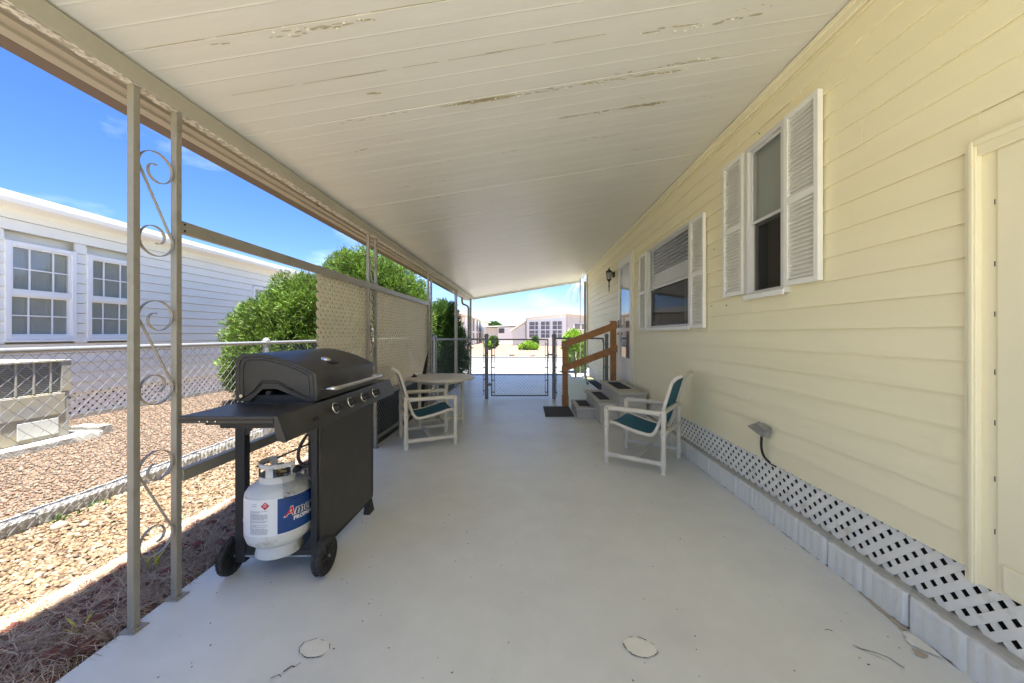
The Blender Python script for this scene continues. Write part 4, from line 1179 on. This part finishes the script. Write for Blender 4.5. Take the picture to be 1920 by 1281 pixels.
# ------------------------------------------------------------------ PVC chairs
def make_chair():
    t = thing('patio_chair', 'x', 'chair', (0, 0, 0))
    hx, hy, r_ = .27, .277, .0215
    def fit(b, a, q, l=.05):  # a pipe with thicker sockets at both ends
        a = Vector(a); q = Vector(q); d = (q-a).normalized()
        b.cyl(a, q, r_, 14); b.cyl(a, a+d*l, r_+.0045, 14); b.cyl(q-d*l, q, r_+.0045, 14); return b
    for sx in (1, -1):
        for sy in (1, -1):
            b = B().cyl((sx*hx, sy*hy, 0), (sx*hx, sy*hy, .535), r_, 14)
            b.cyl((sx*hx, sy*hy, .05), (sx*hx, sy*hy, .125), r_+.0045, 14); b.cyl((sx*hx, sy*hy, .46), (sx*hx, sy*hy, .536), r_+.0045, 14); b.cyl((sx*hx, sy*hy, .325), (sx*hx, sy*hy, .395), r_+.0045, 14)
            b.cyl((sx*hx, sy*hy, 0), (sx*hx, sy*hy, .012), r_+.002, 14)
            obj('leg', b, m_pvc, t, 50)
    for sy in (1, -1):
        P = [(hx, sy*hy, .50), (hx, sy*hy, .525), (hx-.012, sy*hy, .535), (hx-.04, sy*hy, .537), (-hx, sy*hy, .537)]
        b = B().tube(smoothpath(P, 4), r_+.001, 14); fit(b, (hx-.03, sy*hy, .537), (-hx, sy*hy, .537), .06)
        obj('armrest', b, m_pvc, t, 50)
        obj('stretcher', fit(B(), (hx, sy*hy, .088), (-hx, sy*hy, .088)).cyl((-.04, sy*hy, .088), (.04, sy*hy, .088), r_+.0045, 14), m_pvc, t, 50)
    obj('stretcher', fit(B(), (0, -hy, .088), (0, hy, .088)), m_pvc, t, 50)
    b = B().tube(smoothpath([(-hx, -hy, .50), (-hx, -hy, .535), (-hx, -hy+.03, .55), (-hx, 0, .552), (-hx, hy-.03, .55), (-hx, hy, .535), (-hx, hy, .50)], 5), r_+.001, 14)
    obj('back_bar', b, m_pvc, t, 50)
    obj('back_bar', fit(B(), (-hx, -hy, .355), (-hx, hy, .355)), m_pvc, t, 50)
    obj('front_bar', B().cyl((hx-.002, -hy, .36), (hx-.002, hy, .36), r_*.8, 12), m_pvc, t, 50)
    path = [(.255, .388), (.20, .386), (.13, .366), (.03, .341), (-.08, .322), (-.13, .320), (-.165, .333), (-.195, .375), (-.225, .455), (-.25, .545), (-.285, .665), (-.325, .80), (-.345, .835), (-.375, .862), (-.41, .88)]
    sp_ = smoothpath([(x, 0, z) for x, z in path], 4)
    for sy in (1, -1): obj('sling_rail', B().tube([(p.x, sy*.232, p.z) for p in sp_], .0165, 12), m_pvc, t, 60)
    obj('top_bar', B().cyl((-.405, -.232, .878), (-.405, .232, .878), .016, 12), m_pvc, t, 60)
    vs = []; K = 8; sq = [p for p in sp_ if p.x > -.36]
    for p in sq:
        for k in range(K+1):
            u = -1+2*k/K; vs.append((p.x, .222*u, p.z+.004-.012*(1-u*u)))
    b = B().add(vs, [(i*(K+1)+k, (i+1)*(K+1)+k, (i+1)*(K+1)+k+1, i*(K+1)+k+1) for i in range(len(sq)-1) for k in range(K)])
    s_ = obj('sling', b, m_teal, t, 60, fix=False); so = s_.modifiers.new('thick', 'SOLIDIFY'); so.thickness = .003
    b = B()
    for sx in (1, -1):
        for sy in (1, -1): b.cyl((sx*hx*.93, sy*(hy+.024), .537), (sx*hx*.93, sy*(hy+.030), .537), .007, 8); b.cyl((sx*hx, sy*(hy+.024), .36), (sx*hx, sy*(hy+.030), .36), .006, 8)
    obj('bolt', b, m_galv, t)
    return t
ch = make_chair()
ch['label'] = 'white pipe chair with teal sling standing beside the yellow house wall'; ch['group'] = 'white pipe patio chairs'
ch.location = (1.157, 3.664, 0); ch.rotation_euler = (0, 0, R(144.7))
ch2 = copy_tree(ch)
ch2['label'] = 'white pipe chair with teal sling pulled up to the round table'
ch2.location = (-1.176, 4.347, 0); ch2.rotation_euler = (0, 0, R(24.4))

# round table
tb = thing('round_table', 'round off white pipe table before the lattice screen', 'table', (-1.155, 4.98, 0))
cx, cy = -1.155, 4.98
obj('tabletop', B().lathe([(.001, .682), (.40, .682), (.425, .679), (.437, .667), (.437, .655), (.425, .644), (.40, .644), (.001, .65)], 56, (cx, cy, 0)), m_pvc, tb, 40)
for k in range(4):
    a = R(25+90*k); x, y = cx+.29*math.cos(a), cy+.29*math.sin(a)
    b = B().cyl((x, y, 0), (x, y, .646), .021, 12).cyl((x, y, .06), (x, y, .13), .026, 12).cyl((x, y, .56), (x, y, .645), .026, 12)
    obj('leg', b, m_pvc, tb, 50)
for k in range(2):
    a = R(25+90*k)
    obj('brace', B().cyl((cx+.29*math.cos(a), cy+.29*math.sin(a), .095+.044*k*0+.001*k), (cx-.29*math.cos(a), cy-.29*math.sin(a), .095+.001*k), .0205, 12), m_pvc, tb, 50)
for k in range(4):
    a = R(25+90*k); a2 = R(115+90*k)
    obj('apron', B().cyl((cx+.29*math.cos(a), cy+.29*math.sin(a), .612), (cx+.29*math.cos(a2), cy+.29*math.sin(a2), .612), .018, 10), m_pvc, tb, 50)
b = B().lathe([(.001, 0), (.034, 0), (.036, .012), (.026, .022), (.02, .024), (.001, .018)], 14, (-1.50, 4.90, .6825)); b.sphere((-1.50, 4.90, .706), .02, 6, (1, 1, .8))
o = obj('ashtray', b, m_lampblk, None, 40); tag(o, 'small black dish on the left edge of the round table', 'dish')
b = B(); P = [(-1.60, 5.62, .0), (-1.585, 5.62, .45), (-1.565, 5.62, .66), (-1.535, 5.62, .84), (-1.50, 5.62, 1.0)]
vs = []
for i, p in enumerate(P):
    wq = (.030, .042, .046, .030, .003)[i]
    vs += [(p[0]-wq*.55, p[1]-wq*.4, p[2]), (p[0], p[1]-.012, p[2]), (p[0]+wq*.55, p[1]+wq*.4, p[2]), (p[0], p[1]+.012, p[2])]
b.add(vs, [(i*4+k, i*4+(k+1) % 4, i*4+4+(k+1) % 4, i*4+4+k) for i in range(4) for k in range(4)] + [(0,1,2,3), (16,17,18,19)])
o = obj('dark_blade', b, m_lampblk); tag(o, 'slim dark pointed blade standing at the lattice behind the round table', 'garden spike')  # dark pointed blade, not identified further

# ------------------------------------------------------------------ shrubs and plants
def foliage(lobes, n, blades, bl, bw, up=.5, fill=.4, seed=1):
    g = np.random.RandomState(seed)
    L = np.array(lobes); vol = L[:, 3]*L[:, 4]; pr = vol/vol.sum()
    idx = g.choice(len(L), n, p=pr); q = L[idx]
    d = g.normal(size=(n, 3)); d /= np.linalg.norm(d, axis=1)[:, None]
    rad = 1-fill*g.uniform(0, 1, n)**1.7
    lump = 1+.16*np.sin(d[:, 0]*7+q[:, 0]*9)*np.sin(d[:, 1]*8+1)*np.sin(d[:, 2]*9+2) + g.normal(0, .035, n)
    p = q[:, :3] + d*np.stack([q[:, 3], q[:, 3], q[:, 4]], 1)*(rad*lump)[:, None]
    keep = p[:, 2] > .02; p = p[keep]; d = d[keep]; n = len(p)
    dd = d*np.array([1, 1, .8]) + np.array([0, 0, up]) + g.normal(0, .25, (n, 3)); dd /= np.linalg.norm(dd, axis=1)[:, None]
    P = np.repeat(p, blades, 0); D = np.repeat(dd, blades, 0) + g.normal(0, .45, (n*blades, 3)); D /= np.linalg.norm(D, axis=1)[:, None]
    P = P + g.normal(0, bl*.25, P.shape)
    N = len(P); ln = bl*g.uniform(.5, 1.3, N)[:, None]; wd = bw*g.uniform(.6, 1.3, N)[:, None]
    sd = np.cross(D, g.normal(size=(N, 3))); sd /= np.linalg.norm(sd, axis=1)[:, None]
    V = np.stack([P, P+D*ln*.5+sd*wd, P+D*ln, P+D*ln*.5-sd*wd], 1).reshape(-1, 3)
    F = np.arange(N*4).reshape(-1, 4)
    return V, F
def shrub(name, label, cat, base, lobes, n, blades, bl, bw, m, limbs, seed, group=None, up=.5, fill=.4):
    t = thing(name, label, cat, (base[0], base[1], 0), group)
    V, F = foliage(lobes, n, blades, bl, bw, up, fill, seed)
    npobj('crown', V, F, m, t)
    rr = random.Random(seed); b = B()
    for L in lobes[:limbs]:
        tip = Vector(L[:3]) + Vector((rr.uniform(-.2, .2), rr.uniform(-.2, .2), L[4]*.4))
        s0 = Vector((base[0]+rr.uniform(-.06, .06), base[1]+rr.uniform(-.06, .06), -.08))
        mid = s0.lerp(tip, .5)+Vector((rr.uniform(-.1, .1), rr.uniform(-.1, .1), .1))
        k = .05*min(1, L[3]); b.tube(smoothpath([s0, mid, tip], 5), [k*(1-.8*i/10) for i in range(11)], 7)
        for q in range(4):
            e = mid + Vector((rr.uniform(-1, 1)*L[3]*.7, rr.uniform(-1, 1)*L[3]*.7, rr.uniform(.1, .8)*L[4]))
            b.tube([mid, mid.lerp(e, .5)+Vector((0, 0, .05)), e], [k*.4, k*.28, k*.1], 5)
    obj('trunk', b, m_bark, t, 60)
    return t
shrub('conifer_shrub', 'broad bright green conifer shrub in front of the white house behind the grill', 'shrub', (-4.55, 7.2), [(-4.55, 7.2, 1.0, 1.05, .95), (-4.2, 7.2, 1.75, .72, .62), (-4.85, 7.05, 1.25, .70, .72), (-5.02, 7.15, .70, .66, .72), (-4.05, 7.3, 1.35, .75, .8), (-4.5, 7.25, 1.95, .5, .5), (-4.75, 6.6, .7, .55, .65)], 15000, 9, .085, .0075, m_leaf, 5, 21)
shrub('conifer_shrub', 'tallest green conifer shrub rising behind the lattice screen', 'shrub', (-3.75, 8.8), [(-3.85, 8.8, 1.3, 1.15, 1.2), (-4.1, 8.8, 2.3, .85, .8), (-3.7, 8.7, 2.65, .75, .62), (-3.2, 8.7, 2.15, .8, .75), (-4.55, 8.9, 2.0, .6, .75), (-2.85, 8.6, 1.6, .65, .8), (-4.3, 8.75, 2.75, .42, .45)], 15000, 9, .095, .0085, m_leaf, 5, 22)
shrub('conifer_shrub', 'narrow dark green conifer shrub beyond the fence left of the gate', 'shrub', (-2.2, 9.5), [(-2.2, 9.5, .75, .50, .8), (-2.3, 9.5, 1.45, .46, .6), (-2.12, 9.45, 1.75, .34, .36), (-2.0, 9.45, .95, .45, .7), (-2.45, 9.5, 1.1, .45, .7), (-1.95, 9.5, .5, .42, .5)], 8000, 9, .085, .008, m_leafd, 4, 23)
shrub('rounded_shrub', 'rounded lime green shrub beside the far corner of the yellow house', 'shrub', (1.62, 12.2), [(1.62, 12.2, .75, .40, .55), (1.55, 12.2, 1.05, .36, .34), (1.72, 12.2, .45, .36, .42)], 2400, 8, .06, .012, m_leafy, 3, 24)
shrub('yellow_shrub', 'low yellow green shrub on the pink gravel lot across the road', 'shrub', (.05, 29.6), [(-.3, 29.6, .2, .35, .26), (.15, 29.6, .3, .45, .34), (.55, 29.6, .22, .35, .26)], 700, 6, .16, .03, m_leafy, 2, 25)
shrub('dark_shrub', 'dark domed shrub at the edge of the lot behind the left gate post', 'shrub', (-2.95, 32.5), [(-2.95, 32.5, .55, .42, .5)], 700, 6, .12, .03, m_leafd, 1, 26)
shrub('pale_shrub', 'pale leafy shrub at the left of the dark domed shrub across the road', 'shrub', (-3.3, 31.5), [(-3.3, 31.5, .3, .3, .3)], 350, 6, .13, .03, m_leafy, 1, 27)
shrub('small_tree', 'small grey green tree showing above the far porch roof', 'tree', (-6.0, 66), [(-6.0, 66, 2.6, 1.1, .9), (-5.2, 66, 2.4, .8, .7)], 900, 6, .28, .06, m_leafd, 2, 28)
shrub('round_bush', 'small round bush before the sunroom windows of the far white house', 'shrub', (.8, 38.6), [(.85, 38.6, .5, .3, .5), (.6, 38.6, .35, .28, .35)], 600, 6, .16, .035, m_leafd, 1, 29)

def tuft(name, label, cat, x, y, n, h, spread, m, z=-.04, wd=.006, group=None):
    b = B(); rr = random.Random(int(x*1000+y*77))
    for k in range(n):
        a = rr.uniform(0, 2*math.pi); s_ = spread*rr.uniform(.3, 1); hh = h*rr.uniform(.6, 1.1); sd = Vector((-math.sin(a), math.cos(a), 0))*wd
        p0 = Vector((x+rr.uniform(-.02, .02), y+rr.uniform(-.02, .02), z)); p1 = p0+Vector((math.cos(a)*s_*.4, math.sin(a)*s_*.4, hh*.7)); p2 = p0+Vector((math.cos(a)*s_, math.sin(a)*s_, hh))
        b.add([p0-sd, p0+sd, p1+sd, p1-sd, p2], [(0,1,2,3), (3,2,4)])
    o = obj(name, b, m, None, fix=False); tag(o, label, cat, group); return o
tuft('yellow_weed', 'yellow striped grass tuft in the mulch left of the nearest post', 'weed', -1.89, 1.55, 16, .075, .09, m_yellowg, group='yellow weeds in the mulch')
tuft('yellow_weed', 'yellow grass sprig in the mulch between the nearest two uprights', 'weed', -2.02, 1.98, 9, .10, .07, m_yellowg, group='yellow weeds in the mulch')
tuft('yellow_weed', 'long yellow weed at the lower left corner of the mulch', 'weed', -2.22, 1.60, 8, .07, .12, m_yellowg, group='yellow weeds in the mulch')
tuft('reed_plant', 'tall pale reed plant leaning in front of the lime green shrub', 'plant', 1.42, 10.7, 26, .85, .35, m_reed, 0, .010)
V, F = foliage([(-3.20, 2.52, -.02, .05, .07), (-3.19, 2.64, -.02, .06, .06), (-3.21, 2.76, -.02, .05, .07), (-3.20, 2.86, -.02, .04, .05)], 700, 5, .035, .006, .3, .8, 61)
V[:, 2] -= .075
o = npobj('weed_patch', V, F, m_leafd); tag(o, 'dark green weed patch growing against the kerb below the fence', 'weed')
# a few loose stones on the strip
for i, (x, y, s_, lab) in enumerate(((-3.08, 2.42, .05, 'large pale stone on the gravel by the kerb'), (-2.95, 2.45, .04, 'long flat pale stone next to the large pale stone'), (-2.20, 1.86, .03, 'dark red stone on the edging left of the nearest post'))):
    P = np.array([[x, y, -.015]])
    o = pebbles('loose_stone', P, s_*.8, s_, m_rock if i < 2 else m_lava, flat=.6, kind=None, label=lab, cat='stone'); o['group'] = 'loose stones on the gravel'

# ------------------------------------------------------------------ white neighbour house
NX = -6.83
nb = thing('white_house', 'long white clapboard house with grid windows beyond the side fence', 'house', (NX, 6, 0))
NZ0, NZ1 = .36, 2.92
NOP = [(4.80, 5.56, 1.175, 2.49), (5.70, 6.42, 1.175, 2.49), (9.15, 9.85, 1.175, 2.46)]
z = NZ0; pitch = .151
def nboard(ya, yb, za, zb):
    return B().prism([(NX+.022, za+.006), (NX+.005, zb), (NX-.02, zb), (NX-.02, za+.006)], ya, yb)
while z < NZ1-.01:
    z1 = min(z+pitch, NZ1); y = -1.5; pcs = []
    for (a, q, oz0, oz1) in NOP:
        if oz0 < z1-.01 and oz1 > z+.01: pcs.append((y, a)); y = q
    pcs.append((y, 12.2))
    for (p, q) in pcs: obj('siding_board', nboard(p, q, z, z1-.001), m_nwall, nb)
    z = z1
obj('wall_core', B().box(-12.5, -6.95, -1.5, 12.2, .02, 2.92), m_nwall, nb)
obj('roof', B().prism([(-6.60, 3.005), (-6.60, 3.06), (-9.6, 3.42), (-12.7, 3.06), (-12.7, 3.005)], -1.7, 12.4), m_roofw, nb)
obj('soffit', B().prism([(-6.85, 2.915), (-6.62, 2.95), (-6.62, 3.0), (-6.85, 3.0)], -1.7, 12.4), m_nwhite, nb)
obj('gutter', B().prism([(-6.615, 2.93), (-6.54, 2.93), (-6.515, 2.99), (-6.525, 2.995), (-6.60, 2.995)], -1.7, 12.4), m_nwhite, nb)
obj('roof_edge', B().prism([(-6.598, 3.008), (-6.53, 3.008), (-6.53, 3.07), (-6.598, 3.074)], -1.7, 12.4), m_roofw, nb)
for (ya, yb, za, zb) in NOP:
    xf = NX+.035
    wn = obj('window', frame4(B(), NX-.05, xf, ya, yb, za, zb, .055), m_nwhite, nb, bevel=.004)
    zm = za+(zb-za)*.48
    obj('sill', B().box(NX-.03, xf+.02, ya-.01, yb+.01, za-.03, za-.001), m_nwhite, wn)
    b = B().box(NX-.03, xf-.008, ya+.056, yb-.056, zm-.03, zm+.03)
    frame4(b, NX-.03, xf-.012, ya+.056, yb-.056, zm+.031, zb-.056, .02); frame4(b, NX-.035, xf-.03, ya+.056, yb-.056, za+.056, zm-.031, .022)
    obj('sash', b, m_nwhite, wn)
    b = B()
    for (p, q, xo) in ((zm+.03, zb-.056, 0), (za+.056, zm-.03, -.016)):
        for k in (1, 2): yy = ya+(yb-ya)*k/3; b.box(NX-.004+xo, NX+.006+xo, yy-.008, yy+.008, p, q)
        zz = (p+q)/2; b.box(NX-.003+xo, NX+.005+xo, ya+.06, yb-.06, zz-.008, zz+.008)
    obj('muntin', b, m_nwhite, wn)
    obj('pane', B().box(NX-.010, NX-.007, ya+.056, yb-.056, zm+.03, zb-.056), m_glass, wn)
    obj('pane', B().box(NX-.026, NX-.023, ya+.056, yb-.056, za+.056, zm-.03), m_glass, wn)
    b = B(); k = 0; y = ya+.05
    while y < yb-.05: b.box(NX-.045+.003*math.sin(k*.9), NX-.040+.003*math.sin(k*.9), y, y+.03, za+.05, zb-.05); y += .0301; k += 1
    obj('curtain', b, m_curtain, wn)
    obj('room', B().box(NX-.115, NX-.10, ya-.02, yb+.02, za-.02, zb+.02), m_dark, wn)
# its lattice skirt, one small-scale part
b = B(); sp_ = .115; H = .34
for dr in (1, -1):
    cst = -1.5-H
    while cst < 12.2:
        y0, y1 = (cst, cst+H) if dr > 0 else (cst+H, cst)
        b.beam((NX-.02+.004*dr, y0, .02), (NX-.02+.004*dr, y1, .36), .005, .052, (0, 0, 1)); cst += sp_
obj('lattice_slats', b, m_nwhite, nb, kind='stuff')
obj('skirt_base', B().box(NX-.03, NX+.02, -1.5, 12.2, -.06, .035), m_kerb, nb)
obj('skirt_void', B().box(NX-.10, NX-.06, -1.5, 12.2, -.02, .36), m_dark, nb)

# AC unit
ac = thing('air_conditioner', 'weathered grey air conditioner unit on a concrete pad by the white house', 'air conditioner', (-5.9, 4.0, 0))
obj('cabinet', B().box(-6.35, -5.48, 3.25, 4.41, .055, .575), m_ac, ac, bevel=.006)
obj('cabinet_top', B().box(-6.35, -5.50, 3.25, 4.41, .58, .925), m_acdark, ac)
b = B().box(-6.36, -5.465, 3.24, 4.42, .928, .95); b.box(-5.499, -5.47, 4.33, 4.42, .58, .927); b.box(-5.499, -5.47, 3.24, 3.30, .58, .927)
for k in range(7): yy = 3.36+.145*k; b.box(-5.499, -5.478, yy, yy+.018, .58, .927)
obj('corner_frame', b, m_ac, ac, bevel=.003)
b = B()
for k in range(16): z = .592+k*.0205; b.box(-5.4995, -5.488, 3.305, 4.325, z, z+.006)
obj('grille_bars', b, m_galv, ac, kind='stuff')
obj('access_panel', B().box(-5.479, -5.468, 3.82, 4.36, .32, .56), m_ac, ac, bevel=.003)
obj('access_panel', B().box(-5.479, -5.470, 3.95, 4.30, .10, .28), m_shade, ac, bevel=.003)
obj('access_panel', B().box(-5.479, -5.466, 3.25, 3.80, .08, .565), m_ac, ac, bevel=.003)
o = obj('concrete_pad', rough_bar(-6.5, -5.32, 3.0, 4.62, -.05, .05, 14, .004, 77), m_kerb, None, 40); tag(o, 'stained concrete pad under the air conditioner unit', 'pad')
o = obj('cinder_block', B().box(-5.78, -5.40, 4.64, 4.80, -.03, .085), m_kerb, None, bevel=.006); tag(o, 'rough concrete block at the end of the air conditioner pad', 'block')

# ------------------------------------------------------------------ far houses across the road
def P3(b, p0, p1, z0, z1a, z1b, th=.2):
    """wall between two ground points with sloping top"""
    p0 = Vector((p0[0], p0[1], 0)); p1 = Vector((p1[0], p1[1], 0)); d = (p1-p0).normalized(); nn = Vector((-d.y, d.x, 0))*th
    vs = []
    for p, zt in ((p0, z1a), (p1, z1b)):
        for q in (Vector(), nn): vs += [p+q+Vector((0, 0, z0)), p+q+Vector((0, 0, zt))]
    return b.add(vs, [(0,1,5,4), (2,6,7,3), (0,2,3,1), (4,5,7,6), (1,3,7,5), (0,4,6,2)])
fh = thing('far_house', 'white house with a sunroom of gridded windows across the road', 'house', (3, 40, 0))
p0 = Vector((-.15, 41, 0)); p1 = Vector((4.2, 38.0, 0)); fd = (p1-p0).normalized(); fn = Vector((fd.y, -fd.x, 0)); Lf = (p1-p0).length
p2 = p1 - fn*9.0; p3 = p0 - fn*9.0
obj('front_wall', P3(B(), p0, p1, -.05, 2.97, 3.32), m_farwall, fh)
obj('side_wall', P3(B(), p1+fd*.001, p2, -.05, 3.31, 3.31), m_farshade, fh)
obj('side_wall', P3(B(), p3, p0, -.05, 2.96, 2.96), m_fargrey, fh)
b = B(); ov = .25
cs = [p0-fd*ov+fn*ov, p1+fd*ov+fn*ov, p2+fd*ov-fn*ov, p3-fd*ov-fn*ov]; zs = [2.98, 3.34, 3.34, 2.98]
b.add([q+Vector((0, 0, z+.0)) for q, z in zip(cs, zs)] + [q+Vector((0, 0, z+.11)) for q, z in zip(cs, zs)], [(3,2,1,0), (4,5,6,7), (0,1,5,4), (1,2,6,5), (2,3,7,6), (3,0,4,7)])
obj('roof', b, m_roofw, fh)
def wallbox(b, o, d, n, u0, u1, z0, z1, d0, d1):
    vs = []
    for z in (z0, z1):
        for (u, q) in ((u0, d0), (u1, d0), (u1, d1), (u0, d1)): vs.append(o+d*u+n*q+Vector((0, 0, z)))
    return b.add(vs, [(3,2,1,0), (4,5,6,7), (0,1,5,4), (1,2,6,5), (2,3,7,6), (3,0,4,7)])
for (ua, ub, mu) in ((.086, .336, (.62,)), (.375, .614, ()), (.651, .893, ())):
    u0, u1 = ua*Lf, ub*Lf; b = B()
    for (a, q, z0, z1) in ((u0, u1, .80, .88), (u0, u1, 2.62, 2.70), (u0, u1, 1.68, 1.78), (u0, u0+.07, .881, 2.619), (u1-.07, u1, .881, 2.619)): wallbox(b, p0, fd, fn, a, q, z0, z1, .0, .08)
    wn = obj('window', b, m_farwall, fh)
    obj('pane', wallbox(B(), p0, fd, fn, u0, u1, .88, 2.62, .005, .03), m_farglass, wn)
    b = B()
    for zz in (1.3, 2.2): wallbox(b, p0, fd, fn, u0+.07, u1-.07, zz-.02, zz+.02, .031, .05)
    for f in mu + (.5,) if not mu else mu: wallbox(b, p0, fd, fn, u0+(u1-u0)*f-.03, u0+(u1-u0)*f+.03, .88, 2.62, .031, .055)
    obj('mullion', b, m_farwall, wn)
sd_ = (p2-p1).normalized(); sn = Vector((sd_.y, -sd_.x, 0))
wn = obj('window', wallbox(B(), p1, sd_, sn, 1.3, 4.6, 1.75, 2.45, .0, .06), m_farwall, fh)
obj('pane', wallbox(B(), p1, sd_, sn, 1.4, 2.9, 1.82, 2.38, .061, .07), m_fardark, wn)
obj('pane', wallbox(B(), p1, sd_, sn, 3.05, 4.5, 1.82, 2.38, .061, .07), m_fardark, wn)
for (dx) in (1.9, 2.25):
    b = B().cyl((dx, 41.5, 3.1), (dx, 41.5, 3.75), .035, 6).lathe([(.001, 3.98), (.09, 3.95), (.10, 3.78), (.06, 3.74), (.001, 3.74)], 8, (dx, 41.5, 0))
    obj('roof_vent', b, m_fargrey, fh)
# lean-to on its left
b = B()
q0 = Vector((-1.62, 41.6, 0)); q1 = Vector((-.2, 41.1, 0))
lt = thing('lean_to', 'pale lean to shed with sloping roof against the far white house', 'shed', (-.9, 41.5, 0))
obj('front_wall', P3(B(), q0, q1, -.05, 1.62, 2.5), m_fargrey, lt)
dd_ = (q1-q0).normalized(); dn = Vector((dd_.y, -dd_.x, 0))
b = B(); cs = [q0-dd_*.25+dn*.3, q1+dd_*.0+dn*.3, q1-dn*4, q0-dd_*.25-dn*4]; zs = [1.52, 2.60, 2.60, 1.52]
b.add([q+Vector((0, 0, z)) for q, z in zip(cs, zs)] + [q+Vector((0, 0, z+.12)) for q, z in zip(cs, zs)], [(3,2,1,0), (4,5,6,7), (0,1,5,4), (1,2,6,5), (2,3,7,6), (3,0,4,7)])
obj('roof', b, m_roofw, lt)
# long low house behind
lh = thing('low_house', 'long low white house with one dark window behind the lean to', 'house', (-3, 50, 0))
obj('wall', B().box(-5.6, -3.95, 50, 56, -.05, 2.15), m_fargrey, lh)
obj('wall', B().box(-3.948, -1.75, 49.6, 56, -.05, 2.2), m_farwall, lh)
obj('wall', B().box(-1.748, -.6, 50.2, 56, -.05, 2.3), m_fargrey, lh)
obj('roof', B().prism([(-5.9, 2.2), (-.3, 2.42), (-.3, 2.55), (-5.9, 2.33)], 49.3, 57), m_roofw, lh)
wn = obj('window', B().box(-3.85, -3.0, 49.52, 49.598, 1.35, 2.1), m_fargrey, lh)
obj('pane', B().box(-3.78, -3.07, 49.50, 49.519, 1.42, 2.04), m_fardark, wn)
# porch house at the left
ph = thing('porch_house', 'white house with dark screened porch and columns beyond the narrow shrub', 'house', (-7, 45, 0))
PXh = -6.5
obj('wall', B().box(-12, PXh-.5, 33, 62, -.05, 3.1), m_fargrey, ph)
obj('wall', B().box(PXh-.49, PXh, 53.2, 62, -.05, 3.1), m_farwall, ph)
obj('roof', B().prism([(-12.5, 3.25), (-6.1, 3.15), (-6.1, 3.32), (-12.5, 3.9)], 32, 62.5), m_roofw, ph)
for (ya, yb) in ((38.8, 40.6), (46.4, 47.4), (33.2, 34.2)):
    obj('column', B().box(PXh-.4, PXh, ya, yb, -.05, 3.14), m_farwall, ph)
for (ya, yb) in ((40.62, 46.38), (47.42, 53.18)):
    sc_ = obj('screen', B().box(PXh-.3, PXh-.2, ya, yb, .0, 3.1), m_fardark, ph)
    b = B().box(PXh-.18, PXh-.1, ya, yb, 1.45, 1.62)
    if ya < 42: b.box(PXh-.18, PXh-.1, 44.2, 44.6, .0, 3.1); b.box(PXh-.18, PXh-.1, ya, yb, .0, .5)
    else: b.box(PXh-.18, PXh-.1, 49.9, 50.5, .0, 3.1)
    obj('screen_bar', b, m_farwall, sc_)
for (x, y, s_, lab) in ((-.88, 21.4, .16, 'brown boulder at the left front of the gravel lot'), (.36, 21.2, .15, 'brown boulder at the right front of the gravel lot')):
    o = pebbles('boulder', np.array([[x, y, .06]]), s_, s_*1.1, m_rock, flat=.6, kind=None, label=lab, cat='boulder'); o['group'] = 'boulders on the lot'
# palm beyond the house corner
pm = thing('palm_tree', 'palm with dry drooping fronds beyond the corner of the yellow house', 'palm', (2.35, 14.0, 0))
obj('trunk', B().tube(smoothpath([(2.35, 14, -.08), (2.33, 14, 1.0), (2.36, 14, 2.2), (2.33, 14, 3.2)], 5), .075, 9), m_bark, pm, 60)
rr = random.Random(31)
for k in range(13):
    a = 2*math.pi*k/13+rr.uniform(-.2, .2); L_ = rr.uniform(.7, 1.1); dry = k % 2
    P = smoothpath([(2.33, 14, 3.15), (2.33+.45*L_*math.cos(a), 14+.45*L_*math.sin(a), 3.15+rr.uniform(.05, .3)), (2.33+.85*L_*math.cos(a), 14+.85*L_*math.sin(a), 2.95), (2.33+1.0*L_*math.cos(a), 14+1.0*L_*math.sin(a), 2.55)], 6)
    b = B().tube(P, .008, 4); sdv = Vector((-math.sin(a), math.cos(a), 0))
    for i in range(3, len(P)-1):
        for s_ in (1, -1):
            d = (P[i+1]-P[i]).normalized(); e = P[i]+sdv*(s_*.16)+d*.15+Vector((0, 0, -.16)); 
            b.add([P[i]-d*.008, P[i]+d*.008, e], [(0,1,2)])
    obj('frond', b, m_reed, pm, fix=False)
# leader pipe at the house corner
dl = thing('downspout', 'pale downspout with a curved foot at the far corner of the yellow house', 'downspout', (1.58, 10.0, 0))
obj('pipe', B().tube([(1.60, 10.13, 2.70), (1.60, 10.13, .45)] + smoothpath([(1.60, 10.12, .35), (1.58, 10.0, .25), (1.52, 9.6, .17), (1.46, 9.0, .10), (1.44, 8.75, .08)], 4), .032, 10), m_post, dl, 40)
